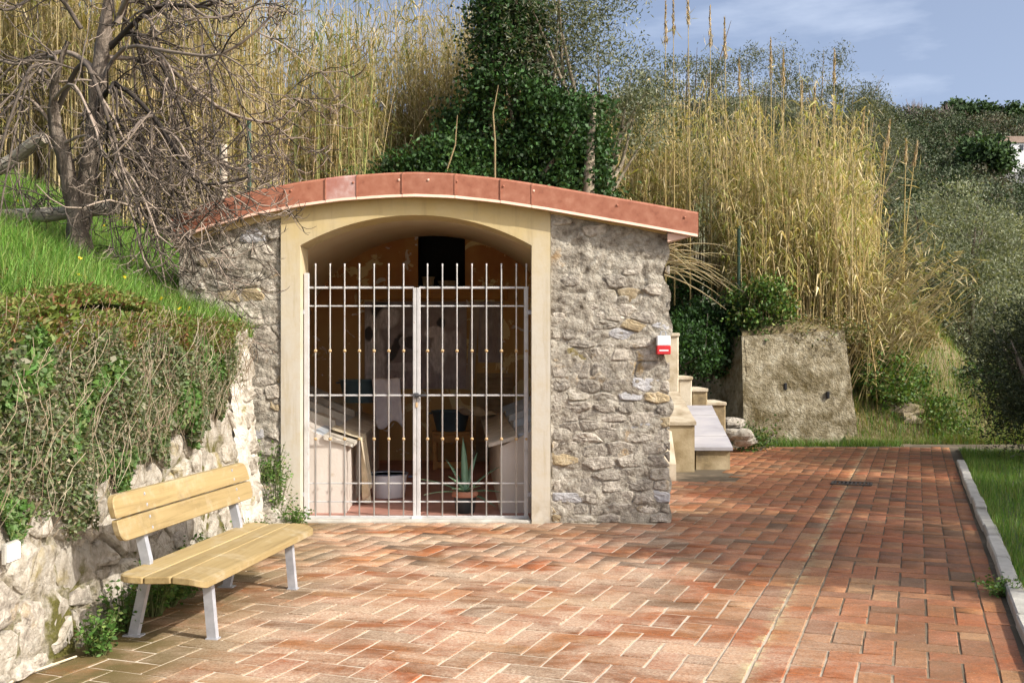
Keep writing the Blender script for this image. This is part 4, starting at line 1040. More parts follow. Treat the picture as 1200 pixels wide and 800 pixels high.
# agave
ap = P(545, 600, 10.98); ag = thing('potted_agave', (ap[0], 10.98, .024), 'agave with stiff grey green leaves in a dark pot behind the gate', 'plant')
pt = MB().lathe((ap[0], 10.98, .024), [(.001, 0), (.095, 0), (.115, .16), (.125, .165), (.127, .20), (.113, .20), (.10, .17), (.001, .165)], 24).build('pot', M['pot_dark'], ag, smooth=True)
MB().lathe((ap[0], 10.98, .024), [(.128, .165), (.136, .168), (.138, .225), (.126, .225), (.122, .20)], 24).build('collar', M['clay'], pt, smooth=True)
MB().lathe((ap[0], 10.98, .024), [(.001, .205), (.125, .20)], 20).build('soil', M['earth'], pt)
for k, (az, el, ln, wd) in enumerate([(100, 84, .58, .10), (60, 70, .46, .09), (175, 28, .50, .08), (200, 12, .42, .07), (10, 48, .44, .085), (-15, 15, .38, .08), (-60, 30, .34, .08), (-110, 26, .34, .08), (140, 62, .42, .085), (-20, -10, .34, .08), (240, 45, .36, .085), (80, 40, .36, .08)]):
    V = []; F = []; a = R(az); e = R(el)
    for i in range(8):
        t = i / 7; w = wd * (.55 + 1.1 * t - 1.65 * t * t) if t < 1 else 0.002; ee = e - t * t * R(26 if el < 60 else 6)
        r = ln * t * math.cos(e - t * R(9)); z = .20 + .024 + ln * (t * math.sin(e) - .22 * t * t * math.cos(e))
        c = Vector((ap[0] + (r + .02) * math.cos(a), 10.98 + (r + .02) * math.sin(a), z)); sd = Vector((-math.sin(a), math.cos(a), 0)); up = Vector((-math.sin(e) * math.cos(a), -math.sin(e) * math.sin(a), math.cos(e)))
        V += [c - sd * w / 2 + up * w * .22, c - up * w * .12, c + sd * w / 2 + up * w * .22, c + up * .006]
    for i in range(7):
        for q in range(4): w2 = (q + 1) % 4; F.append((i * 4 + q, i * 4 + w2, i * 4 + 4 + w2, i * 4 + 4 + q))
    mb = MB().add(V, F); mb.build('leaf', M['agave'], ag, smooth=True)
# stool with tub
sx_, sy_ = P(530, 547, 15.2)[0], 15.2
stl = thing('stool', (sx_, sy_, .022), 'dark wooden stool with crossbars carrying a teal tub', 'stool')
MB().box((sx_, sy_, .54), (.58, .36, .04), bev=.005).build('top', M['wood_dark'], stl)
for a in (-1, 1):
    for b2 in (-1, 1): MB().box((sx_ + a * .24, sy_ + b2 * .14, .272), (.05, .05, .498)).build('leg', M['wood_dark'], stl)
MB().box((sx_, sy_ - .172, .46), (.52, .02, .10)).build('apron', M['wood_dark'], stl); MB().box((sx_, sy_ - .145, .09), (.43, .03, .09)).build('crossbar', M['wood_dark'], stl)
def tub_round(c, r, h, name, label, mat):
    g = thing(name, c, label, 'tub'); MB().lathe(c, [(.001, .003), (r * .72, .003), (r * .76, .01), (r, h), (r * 1.05, h), (r * 1.05, h + .012), (r * .97, h + .012), (r * .72, .02), (.001, .02)], 28).build('body', mat, g, smooth=True)
    for s in (-1, 1): MB().tube([(c[0] + s * r * 1.0, c[1] - .06, c[2] + h * .9), (c[0] + s * r * 1.14, c[1] - .05, c[2] + h * .9), (c[0] + s * r * 1.14, c[1] + .05, c[2] + h * .9), (c[0] + s * r * 1.0, c[1] + .06, c[2] + h * .9)], .012, 6).build('handle', mat, g)
tub_round((sx_ - .02, sy_, .56), .27, .28, 'plastic_tub', 'teal tub on the wooden stool with linen at its edge', M['teal'])
tl = P(438, 480, 14.3); tub_round((ax(14.3) - .92, 14.3, 1.0), .27, .30, 'plastic_tub', 'teal tub standing on the left wash stones with a white cloth over its rim', M['teal'])
def cloth(name, label, fn, nu, nv, mat):
    V = []; F = []
    for j in range(nv + 1):
        for i in range(nu + 1): V.append(fn(i / nu, j / nv))
    for j in range(nv):
        for i in range(nu): a = j * (nu + 1) + i; F.append((a, a + 1, a + nu + 2, a + nu + 1))
    c = np.mean(np.array(V), 0); o = mesh_np(name, V, np.array(F), mat, smooth=True, origin=(c[0], c[1], min(v[2] for v in V)))
    md = o.modifiers.new('solidify', 'SOLIDIFY'); md.thickness = .006; tag(o, label, 'cloth'); return o
# linen hung over the left lip
lx = lambda Y: ax(Y) - .67 + .015
def hang(u, v):
    Y = 11.35 + .55 * u; top = .80; 
    if v < .25: t = v / .25; return (lx(Y) - .30 * (1 - t), Y, .745 + .10 * (1 - t) + .012)
    t = (v - .25) / .75; pinch = 1 - .35 * t; Y = 11.62 + (Y - 11.62) * pinch
    ln = .62 + .10 * math.sin(u * 5); return (lx(Y) + .02 + .05 * t + .035 * math.sin(u * 16 + 2 * t) * (.3 + t), Y, .757 - ln * t)
cloth('linen_cloth', 'beige linen cloth hanging from the left wash tub lip', hang, 26, 20, M['cloth'])
def wcl(u, v):
    x = ax(14.2) - .72 + .36 * u; zt = 1.325
    if v < .3: t = v / .3; return (x, 14.25 - .26 * t, zt - .0 * t + .01 * math.sin(u * 9))
    t = (v - .3) / .7; return (x + .05 * t, 13.98 - .02 * math.sin(u * 12) - .02 * t, zt - (.60 + .06 * math.sin(u * 7)) * t)
cloth('white_cloth', 'white cloth draped over the rim of the left teal tub', wcl, 18, 16, M['cloth_white'])
def rcl(u, v):
    x = sx_ + .08 + .55 * u; y = sy_ - .25 + .35 * v; z = .86 + .05 * math.sin(u * 8 + v * 5) + .03 * math.sin(v * 11) - .10 * u * u
    return (x, y - .15, max(z, .80))
cloth('crumpled_linen', 'crumpled pale linen heaped between the stool and the right wash stones', rcl, 22, 14, M['cloth'])
# posters and boards on the back wall
KB = FPX / (RY1 - .02)
def bxp(u): return (u - 600) / KB
def bzp(v): return CAM_H - (v - HOR) / KB
def flat(name, label, cat, u0, u1, v0, v1, mat, y, edge=M['poster_edge']):
    cx_, cz_ = (bxp(u0) + bxp(u1)) / 2, (bzp(v0) + bzp(v1)) / 2; g = thing(name, (cx_, y, bzp(v1)), label, cat)
    w, h = bxp(u1) - bxp(u0), bzp(v0) - bzp(v1)
    MB().box((cx_, y, cz_), (w, .008, h)).build('print', mat, g); MB().box((cx_, y + .012, cz_), (w + .02, .012, h + .02)).build('backing', edge, g); return g
flat('poster', 'large monochrome poster of women washing on the back wall', 'poster', 428, 546, 354, 455, M['poster'], RY1 - .03)
flat('poster', 'narrow faded brown poster beside the large washing poster', 'poster', 561, 588, 354, 424, M['poster_b'], RY1 - .03)
MB().box((bxp(554), RY1 - .05, bzp(405)), (.12, .03, 1.36), ry=R(4)).build('plank', M['poster_edge']); tag(bpy.data.objects['plank'], 'pale upright plank between the two posters', 'plank')
wbx = bxp(580); wbz = bzp(450)
wb = thing('wash_board', (wbx, RY1 - .15, .022 + .0), 'tall ribbed brown wash board leaning against the back wall', 'wash board')
MB().box((wbx, RY1 - .22, .70), (.56, .03, 1.36), rx=R(-14)).build('panel', M['board'], wb)
for k in range(16): MB().box((wbx, RY1 - .245 + (k * .08 - .6) * .25, .70 + k * .08 - .6), (.50, .02, .03), rx=R(-14)).build('rib', M['board'], wb)
# bowls in the recess
bc = (bxp(501), RY1 + .12, NZ0 + .002); g = thing('clay_pot', bc, 'small tall clay pot on the dark recess ledge', 'pot')
MB().lathe(bc, [(.001, 0), (.07, 0), (.085, .06), (.09, .13), (.11, .17), (.095, .165), (.08, .12), (.001, .02)], 20).build('body', M['bowl'], g, smooth=True)
bc = (bxp(525), RY1 + .14, NZ0 + .002); g = thing('clay_bowl', bc, 'wide shallow bowl on the dark recess ledge', 'bowl')
MB().lathe(bc, [(.001, 0), (.10, 0), (.15, .05), (.17, .10), (.18, .105), (.16, .10), (.13, .04), (.001, .02)], 24).build('body', M['bowl'], g, smooth=True)

# ------------------------------------------------------------------ trail marker on the corner
tx, tz, ty = fx(776), fz(404), FY - .075
tm = thing('trail_marker', (tx, ty, tz - .10), 'small red and white trail marker box hung on the house corner', 'marker')
MB().box((tx, ty, tz - .052), (.135, .09, .085), bev=.006).build('red_base', M['red_paint'], tm); MB().box((tx, ty, tz + .04), (.13, .085, .098), bev=.006).build('white_top', M['white_paint'], tm)
MB().tube([(tx - .03, ty, tz + .085), (tx - .02, ty, tz + .13), (tx + .02, ty, tz + .13), (tx + .03, ty, tz + .085)], .006, 6).build('hook', M['steel'], tm)
MB().box((tx, ty - .044, tz - .055), (.09, .006, .014)).build('stripe', M['white_paint'], tm)

# ------------------------------------------------------------------ stairs and concrete wall right of the house
st = thing('staircase', (2.9, 15.6, 0), 'pale rendered stair with stepped parapet and sloping slate slab beside the house', 'stairs')
def blk(u0, u1, v0, v1, Y, depth, mat, name, dzb=0.0, bev=.02):
    a = P(u0, v0, Y); b2 = P(u1, v1, Y); MB().box(((a[0] + b2[0]) / 2, Y + depth / 2, (a[2] + b2[2]) / 2), (b2[0] - a[0], depth, a[2] - b2[2]), bev=bev).build(name, mat, st)
# low wall with sloping slate top
x0, x1 = P(815, 0, 15.3)[0], P(858, 0, 15.3)[0]
MB().prism([(15.3, -.03), (15.3, .28), (16.7, .78), (16.7, -.03)], [lambda y, z, X=X: (X, y, z) for X in (x0 + .01, x1 - .03)]).build('ramp_wall', M['stair_ochre'], st)
for k in range(4):
    f0, f1 = k / 4 + (.004 if k else 0), (k + 1) / 4; zf = lambda f: .275 + .525 * f; yf = lambda f: 15.25 + 1.5 * f
    MB().prism([(yf(f0), zf(f0)), (yf(f0), zf(f0) + .045 + .004 * (k % 2)), (yf(f1), zf(f1) + .045 + .004 * (k % 2)), (yf(f1), zf(f1))], [lambda y, z, X=X: (X, y, z) for X in (x0 - .05 + .01 * (k % 2), x1 - .006 * k)]).build('slate_slab', M['slate'], st)
xa, xb = 1.55, P(814, 0, 15.0)[0]
MB().prism([(15.0, -.03), (15.0, .66), (16.6, 1.02), (16.6, -.03)], [lambda y, z, X=X: (X, y, z) for X in (xa, xb)]).build('cheek_block', M['stair_ochre'], st)
MB().prism([(14.97, .655), (14.97, .70), (16.6, 1.075), (16.6, 1.02)], [lambda y, z, X=X: (X, y, z) for X in (xa, xb + .02)]).build('cheek_coping', M['coping'], st)
for k, (u0, u1, vt) in enumerate(((770, 795.5, 392), (795, 811, 443), (811, 829, 457), (829, 850.5, 473))):
    Y = 16.8 + .05 * k; blk(u0, u1, vt, 540, Y, .9, M['stair_white'] if k < 2 else M['stair_ochre'], 'parapet_step'); blk(u0 - 1, u1 + 1, vt - 2, vt + 2, Y - .03, .95, M['stair_white'], 'parapet_coping', bev=.008)
MB().prism([(13.9, -.02), (13.9, .22), (14.3, .62), (14.9, .62), (14.9, -.02)], [lambda y, z, X=X: (X, y, z) for X in (1.6, 2.14)]).build('buttress', M['stair_white'], st)
cw = thing('concrete_wall', (5.4, 19.6, 0), 'rough lichen-stained concrete retaining wall below the reeds', 'wall')
CY = 19.6; ca, cb = P(872, 520, CY)[0], P(1009, 520, CY)[0]
def ccf(u, v, h):
    t = (u - ca) / (cb - ca); top = 1.98 + .12 * t; z = v * (top / 2.0); return (u - .10 * v * t, CY + .10 * v - h + .12 * t, z)
relief('front_face', ca, cb, -.03, 2.0, .04, ccf, .012, M['concrete'], cw, 7, 6)
relief('side_face', 0, 5.0, -.03, 2.0, .08, lambda u, v, h: (ca - h - .12 * u + .04 * v, CY + .10 * v * (1 - u / 5) + u, v * .99), .05, M['concrete'], cw, 9, 5)
mb = MB(); mb.add([(ca, CY + .2, 1.98), (cb - .2, CY + .32, 2.1), (cb - .2, CY + .75, 2.12), (ca, CY + .7, 2.0)], [(0, 1, 2, 3)]); mb.build('top_face', M['concrete'], cw)
mb = MB(); mb.add([ccf(cb, 0, 0), (cb, CY + .9, 0), (cb - .2, CY + .9, 2.12), ccf(cb, 2.0, 0)], [(0, 1, 2, 3)]); mb.build('end_face', M['concrete'], cw)
for (u, v) in ((923, 453), (973, 463)):
    p = P(u, v, CY); MB().box((p[0], CY + .10 * p[2] + .075, p[2]), (.05, .10, .13), bev=.008).build('weep_hole', M['black'], cw)  # black block paints the shade inside each hole
for i, (u, v, r) in enumerate(((866, 510, .20), (872, 516, .14), (858, 497, .18), (880, 517, .10))):
    p = P(u, v, 18.0 + .4 * (i == 2)); rock((p[0], p[1], max(r * .55, p[2])), r, M['stone_white'] if i != 2 else M['stone'], ['broad pale rock at the foot of the slate slab', 'smaller pale rock by the concrete wall corner', 'grey rock above the others behind the slate slab', 'tiny pale rock at the concrete wall foot'][i], 20 + i)

# ------------------------------------------------------------------ bare tree on the bank
def branch_tree():
    base = np.array(P(95, 307, 9.9)); base[2] = float(zhill(base[0], base[1])) - .04
    g = thing('bare_tree', tuple(base), 'bare grey fig tree with arching twigs on the grass bank', 'tree')
    D = 9.9; q = lambda u, v, dy=0.0: np.array(P(u, v, D)) + np.array([0, dy, 0])
    def sm(pts, n=10):
        p = np.array(pts, float); t = np.linspace(0, len(p) - 1, n); out = []
        for a in t:
            i = int(min(max(math.floor(a), 0), len(p) - 2)); f = a - i; p0 = p[max(i - 1, 0)]; p1 = p[i]; p2 = p[i + 1]; p3 = p[min(i + 2, len(p) - 1)]
            out.append(.5 * ((2 * p1) + (p2 - p0) * f + (2 * p0 - 5 * p1 + 4 * p2 - p3) * f * f + (3 * p1 - p0 - 3 * p2 + p3) * f ** 3))
        return np.array(out)
    rng = np.random.default_rng(31); nb = NB(); tpts = []
    trunks = [([base + [0.02, 0, 0], q(88, 250), q(78, 190, -.03), q(68, 145, -.08), q(75, 105, -.2), q(95, 60, -.3)], [.11, .08, .07, .055, .03, .01]),
              ([base + [-.14, .1, -.03], q(92, 230, .12), q(103, 160, .12), q(108, 90, .15), q(114, 20, .2), q(122, -70, .3)], [.105, .085, .078, .072, .06, .04])]
    for pts, r in trunks:
        p = sm(pts, 22); rr = np.interp(np.linspace(0, 1, 22), np.linspace(0, 1, len(r)), r) * (1 + .06 * rng.normal(size=22)); V_, F_ = tube_np(p, rr, 16); V_ = V_ + rng.normal(0, .006, V_.shape); nb.add(V_, F_, (1, 1, 1)); tpts += [x for x in p[8:20]]
    nb.build('trunk', M['bark'], g, smooth=True)
    limbs = [([q(106, 100, .15), q(150, 60, -.1), q(215, 75, -.4), q(280, 85, -.6), q(335, 50, -.7), q(345, 20, -.7)], .036),
             ([q(118, 50, .2), q(180, 10, 0), q(250, 15, -.2), q(300, -10, -.2)], .05), ([q(104, 130, .12), q(150, 110, -.3), q(200, 150, -.5), q(235, 200, -.6), q(260, 228, -.6), q(310, 220, -.6)], .048),
             ([q(70, 130, -.05), q(110, 85, -.3), q(135, 110, -.5), q(160, 170, -.6), q(185, 235, -.7), q(215, 280, -.7), q(262, 262, -.7)], .045),
             ([q(108, 80, .15), q(60, 50, .3), q(0, 65, .3), q(-60, 40, .3)], .05), ([q(72, 160, -.05), q(40, 120, -.2), q(0, 160, -.3), q(-40, 150, -.3)], .035),
             ([q(128, 20, .2), q(160, -50, .2), q(230, -60, 0), q(320, -80, 0)], .05), ([q(100, 110, .15), q(140, 150, .3), q(170, 200, .4), q(150, 260, .5)], .03),
             ([q(118, 60, .2), q(170, 60, .5), q(240, 110, .7), q(300, 120, .8), q(330, 90, .8)], .04), ([q(130, 10, .2), q(190, -20, -.3), q(260, 40, -.5), q(320, 30, -.6)], .04), ([q(90, 30, .1), q(60, -10, 0), q(20, 20, -.2), q(-20, 10, -.3)], .04)]
    # more drooping limbs
    for k in range(16):
        a = tpts[rng.integers(0, len(tpts))]; du = rng.uniform(60, 190) * (1 if rng.random() < .74 else -.7); dv = rng.uniform(20, 200); dy = rng.uniform(-.8, .6)
        s = lambda du_, dv_: np.array([du_ * D / FPX, 0, -dv_ * D / FPX])
        limbs.append(([a, a + s(du * .35, -25 * rng.random()) + [0, dy * .4, 0], a + s(du * .7, dv * .55) + [0, dy * .8, 0], a + s(du * .9, dv) + [0, dy, 0], a + s(du * 1.3, dv - 30 - 40 * rng.random()) + [0, dy, 0]], rng.uniform(.02, .03)))
    bnb = NB(); tw = NB()
    def grow(p, r0, depth):
        n = len(p); rr = np.linspace(r0, r0 * .35, n); V_, F_ = tube_np(p, rr, 7 if depth < 2 else 4); (bnb if depth < 2 else tw).add(V_, F_, np.array([.12, .095, .075]) * rng.choice([.3, .5, .8, 1.2, 2.0, 2.6]))
        if depth >= 3: return
        L_ = np.linalg.norm(np.diff(p, axis=0), axis=1).sum(); k = {0: 11, 1: 5, 2: 2}[depth]
        k = max(2, int(k * min(1.3, L_ / {0: 1.8, 1: .8, 2: .4}[depth])))
        for _ in range(k):
            t = rng.uniform(.15, 1); i = int(t * (n - 1)); a = p[i]; tg = unit((p[min(i + 1, n - 1)] - p[max(i - 1, 0)])); d = unit(tg * .8 + rng.normal(size=3) * np.array([.7, .6, .6]) + np.array([0.1, 0, -.15 if depth < 2 else .1]))
            ln = L_ * rng.uniform(.25, .6) * (1 - .3 * t) if depth < 2 else rng.uniform(.06, .25); pts = [a]; m = 7 if depth < 2 else 4; cur = a.copy()
            for s_ in range(m):
                f = s_ / m; d = unit(d + np.array([0, 0, (-.16 if f < .5 else .42)]) + rng.normal(size=3) * .10); cur = cur + d * ln / m
                pts.append(cur.copy())
            grow(np.array(pts), max(.005, rr[i] * rng.uniform(.5, .8)), depth + 1)
    for pts, r in limbs: grow(sm(pts, 16), r * .58, 0)
    bnb.build('branches', M['twig'], g); tw.build('twigs', M['twig'], g)
branch_tree()
# rustic log rails
def log(label, a, b2, r, name='log_rail'):
    a, b2 = Vector(a), Vector(b2); pts = [a.lerp(b2, t) + Vector((0, 0, .012 * math.sin(t * 9))) for t in np.linspace(0, 1, 9)]; mb = MB().tube(pts, [r * (1 + .08 * math.sin(k * 2.1)) for k in range(9)], 12)
    o = mb.build(name, M['log'], None, origin=a); tag(o, label, 'log'); return o
log('weathered horizontal log rail crossing behind the bare trunk', P(-30, 257, 10.3), P(138, 244, 10.15), .068); log('weathered log rail slanting up beside the bare trunk', P(-40, 222, 10.4), P(52, 162, 10.1), .065)
ppx = P(262, 232, 13.2); log('pale wooden post standing in the reeds behind the roof', (ppx[0], 13.2, float(zhill(ppx[0], 13.2)) - .1), (ppx[0], 13.2, P(262, 170, 13.2)[2]), .045, 'wooden_post')
lp = P(-20, 258, 10.6); log('upright log holding the horizontal rail', (lp[0], 10.68, float(zhill(lp[0], 10.68)) - .1), (lp[0], 10.68, lp[2] + .25), .06, 'log_post')
gp = P(866, 265, 20.3); o = MB().tube([(gp[0], 20.3, 1.9), (gp[0], 20.3, gp[2])], .035, 8).build('fence_post', M['green_post'], None, origin=(gp[0], 20.3, 1.9)); tag(o, 'slim dark green fence post above the concrete wall', 'post')
gp = P(292, 140, 14.2); o = MB().tube([(gp[0], 14.2, float(zhill(gp[0], 14.2)) - .1), (gp[0], 14.2, gp[2])], .03, 8).build('fence_post', M['green_post'], None, origin=(gp[0], 14.2, float(zhill(gp[0], 14.2)))); tag(o, 'slim dark green fence post behind the roof beside the wooden post', 'post')

# ------------------------------------------------------------------ reeds
RP = [tuple(v * .82 for v in c_) for c_ in [(.50, .38, .19), (.44, .33, .16), (.58, .47, .27), (.40, .32, .14), (.50, .41, .21), (.33, .29, .12)]]
LP_ = [tuple(v * .82 for v in c_) for c_ in [(.56, .46, .26), (.50, .41, .20), (.44, .37, .15), (.36, .34, .12), (.62, .53, .33), (.28, .29, .09)]]
def reed_canes(nb, base, h, rng, pal=RP, lpal=LP_, nleaf=14, lean=.18, rad=.011, leafmul=1.0, lo=.18, wmul=1.0):
    """base (n,3), h (n,)"""
    n = len(base); ang = rng.uniform(0, 6.28, n); ln = h * np.abs(rng.normal(0, lean, n)); dx = np.cos(ang) * ln; dy = np.sin(ang) * ln; seg = 5
    cols = pick(pal, n, rng, .3); th = np.array([0, 2.09, 4.19]); V = []
    def pos(t): return np.stack([base[:, 0] + dx * t ** 1.7, base[:, 1] + dy * t ** 1.7, base[:, 2] + h * t - .25 * ln * t * t], 1)
    for k in range(seg + 1):
        t = k / seg; p = pos(t); r = rad * (1 - .75 * t)
        for a in th: V.append(p + r * np.array([math.cos(a), math.sin(a), 0]))
    V = np.stack(V, 1).reshape(-1, 3); m = 3 * (seg + 1); o = np.arange(n)[:, None] * m
    F = np.concatenate([o + np.array([[k * 3 + i, k * 3 + (i + 1) % 3, k * 3 + 3 + (i + 1) % 3, k * 3 + 3 + i]]) for k in range(seg) for i in range(3)])
    nb.add(V, F, np.repeat(cols, m, 0))
    # leaves: long drooping ribbons, two quads each
    N_ = n * nleaf; idx = np.repeat(np.arange(n), nleaf); t = rng.uniform(lo, 1, N_); p = np.stack([base[idx, 0] + dx[idx] * t ** 1.7, base[idx, 1] + dy[idx] * t ** 1.7, base[idx, 2] + h[idx] * t - .25 * ln[idx] * t * t], 1)
    a = rng.uniform(0, 6.28, N_); d = np.stack([np.cos(a), np.sin(a), np.zeros(N_)], 1); s = np.stack([-np.sin(a), np.cos(a), .3 * rng.normal(size=N_)], 1); L_ = rng.uniform(.18, .5, N_)[:, None] * leafmul; w = rng.uniform(.008, .026, N_)[:, None] * wmul
    rise = rng.uniform(.2, 1.0, N_)[:, None]; up = np.array([0, 0, 1.0])
    p1 = p + d * L_ * .45 + up * L_ * .5 * rise; p2 = p + d * L_ * .85 + up * L_ * (.55 * rise - rng.uniform(.05, .75, N_)[:, None])
    V = np.stack([p - s * w * .3, p + s * w * .3, p1 - s * w * .5, p1 + s * w * .5, p2 - s * w * .06, p2 + s * w * .06], 1).reshape(-1, 3); o = np.arange(N_)[:, None] * 6
    F = np.concatenate([o + np.array([[0, 1, 3, 2]]), o + np.array([[2, 3, 5, 4]])])
    lc = pick(lpal, N_, rng); nb.add(V, F, np.repeat(lc, 6, 0))
def reed_bed(name, label, gen, n, hr, seed, **kw):
    rng = np.random.default_rng(seed); nb = NB(); b = gen(rng, n); h = rng.uniform(*hr, len(b)) if not callable(hr) else None
    hx = kw.pop('hx', None)
    if hx is not None: h = h * hx(b[:, 0], b[:, 1])
    reed_canes(nb, b, h, rng, **kw); o = nb.build(name, M['reed']); tag(o, label, 'reeds', kind='stuff'); return o
def gen_left(rng, n):
    x = rng.uniform(-9.5, .4, n); y = 13.2 + rng.uniform(0, 1, n) ** 1.0 * 7.5; y = np.where(x > -3.6, np.maximum(y, 17.6 + rng.uniform(0, 3, n)), y); y = np.where(x > -2.4, 20 + rng.uniform(0, 3, n), y)
    k = (y > 14.6 + .25 * np.abs(x + 5.5)) | (x > -3.6); x, y = x[k], y[k]; return np.stack([x, y, zhill(x, y) - .05], 1)
reed_bed('reed_thicket', 'tall dense thicket of dry straw-coloured reeds rising behind the roof left of the ivy', gen_left, 4200, (2.8, 5.4), 41, nleaf=11, lean=.12, leafmul=.95, wmul=1.2)
def gen_left2(rng, n):
    x = rng.uniform(-6.5, -2.2, n); y = rng.uniform(16.5, 19, n); return np.stack([x, y, zhill(x, y) - .05], 1)
reed_bed('green_reeds', 'scattered taller green reeds standing out of the left thicket', gen_left2, 60, (4.6, 6.2), 44, pal=[(.17, .19, .06), (.24, .24, .08)], lpal=[(.12, .17, .05), (.18, .22, .06)], nleaf=18, rad=.013, lean=.07)
def gen_right(rng, n):
    x = rng.uniform(2.0, 9.0, n); y = 20.2 + rng.uniform(0, 1, n) * 4.8; y = np.where(x < 4.3, y + 4.3, y); k = x < 6.9 + .3 * (y - 20); x, y = x[k], y[k]; return np.stack([x, y, np.where(x > 6.7, zr(x, y), zhill(x, y)) - .05], 1)
reed_bed('reed_thicket', 'dry golden reed thicket above the concrete wall', gen_right, 2500, (1.7, 4.7), 42, pal=[tuple(v * 1.2 for v in c_) for c_ in RP], lpal=[tuple(v * 1.2 for v in c_) for c_ in LP_] + [(.20, .23, .06), (.28, .28, .08)], nleaf=11, lean=.12, rad=.014, leafmul=1.15, wmul=1.35, hx=lambda x, y: (1 - .45 * smooth(6.0, 8.6, x - .2 * (y - 20))) * (.86 + .22 * np.sin(x * 1.9 + y)))
rng = np.random.default_rng(52); nb = NB(); n = 150
for k in range(n):
    x0 = rng.uniform(6.0, 7.4); y0 = rng.uniform(20.3, 21.4); b0 = np.array([x0, y0, float(zr(np.array(x0), np.array(y0))) - .05]); ll = rng.uniform(1.6, 3.1); a = rng.uniform(.12, .55); t = np.linspace(0, 1, 6)[:, None]
    p = b0 + np.array([math.sin(a), -.06, math.cos(a)]) * ll * t + np.array([.5, 0, -.25]) * t ** 3 * ll * .4
    V_, F_ = tube_np(p, np.linspace(.013, .004, 6), 4); nb.add(V_, F_, pick(RP, 1, rng)[0]); m_ = 9; ii = rng.integers(2, 6, m_)
    leaves(nb, p[ii] + rng.normal(0, .06, (m_, 3)), rng.normal(size=(m_, 3)) + [.3, 0, .2], rng.uniform(.18, .42, m_), rng.uniform(.016, .03, m_), pick(LP_, m_, rng), rng)
tag(nb.build('leaning_reeds', M['reed']), 'loose fan of reeds leaning out past the end of the concrete wall', 'reeds', kind='stuff')
# tall plumed reeds against the sky
rngp = np.random.default_rng(77)
for k, (u, vt, Y, ln) in enumerate(((780, 2, 21.5, -.02), (789, -8, 22, 0), (806, -25, 21.5, .02), (832, 8, 22.5, 0), (849, 22, 22, .03), (903, 45, 22, 0), (918, 60, 22.5, -.02), (978, 60, 22.5, -.08), (955, 100, 22, -.12), (1013, 130, 22, -.3), (1043, 142, 21.5, -.3), (1075, 168, 21.5, -.35), (1062, 165, 22, -.1), (866, 70, 22, .05), (1036, 170, 22, -.2), (940, 95, 22.5, -.1))):
    tip = np.array(P(u, vt, Y)); base = np.array([tip[0] + ln * 1.2, Y - .2, float(zhill(tip[0] + ln, Y)) - .05]); g = thing('plumed_reed', tuple(base), 'tall plumed reed rising above the golden thicket against the sky', 'reed', 'plumed reeds above the golden thicket')
    mid = (base + tip) / 2 + [ln * .25, 0, .1]; t = np.linspace(0, 1, 9)[:, None]; p = (1 - t) ** 2 * base + 2 * t * (1 - t) * mid + t * t * tip
    V_, F_ = tube_np(p, np.linspace(.017, .006, 9), 5); nb = NB(); nb.add(V_, F_, (.46, .36, .15)); nb.build('stem', M['reed'], g)
    nb = NB(); n = 120; t = rngp.uniform(.86, 1, n)[:, None]; pts = (1 - t) ** 2 * base + 2 * t * (1 - t) * mid + t * t * tip + rngp.normal(0, .016, (n, 3)) * (1.15 - (t - .86) / .14); d = np.tile(unit(tip - mid), (n, 1)) + rngp.normal(0, .22, (n, 3))
    leaves(nb, pts, d, rngp.uniform(.08, .2, n), .018, pick([(.42, .31, .17), (.52, .42, .27), (.36, .26, .13)], n, rngp), rngp); nb.build('plume', M['reed'], g)
    nb = NB(); b0 = p[4:8]
    n = 22; ii = rngp.integers(1, 8, n); leaves(nb, p[ii] + rngp.normal(0, .07, (n, 3)), rngp.normal(size=(n, 3)) + [0, 0, .6], rngp.uniform(.2, .4, n), .022, pick(LP_, n, rngp), rngp); tag(nb.build('leaf_blades', M['reed'], g), kind='stuff')
# bleached reed leaves poking out by the eave
rng = np.random.default_rng(5); nb = NB()
for k in range(26):
    a = np.array(P(780 + rng.uniform(-6, 6), 300 + rng.uniform(-12, 26), 13)); L_ = rng.uniform(.3, .95); ang = rng.uniform(-.5, .25); pts = [a + np.array([L_ * t * math.cos(ang), -.1 * t, L_ * t * math.sin(ang) + .1 * t - .22 * t * t]) for t in np.linspace(0, 1, 6)]
    V_, F_ = tube_np(pts, [.010, .010, .009, .007, .005, .002], 3); nb.add(V_, F_, pick([(.60, .52, .34), (.52, .47, .28)], 1, rng)[0])
a = P(776, 400, 13); V_, F_ = tube_np([(1.62, 13, -.03), (1.66, 13, 1.5), (1.86, 13, 2.85)], [.02, .018, .012], 5); nb.add(V_, F_, (.4, .34, .18))
o = nb.build('bleached_reed', M['reed']); tag(o, 'bleached reed with long leaves poking out under the eave', 'reed')

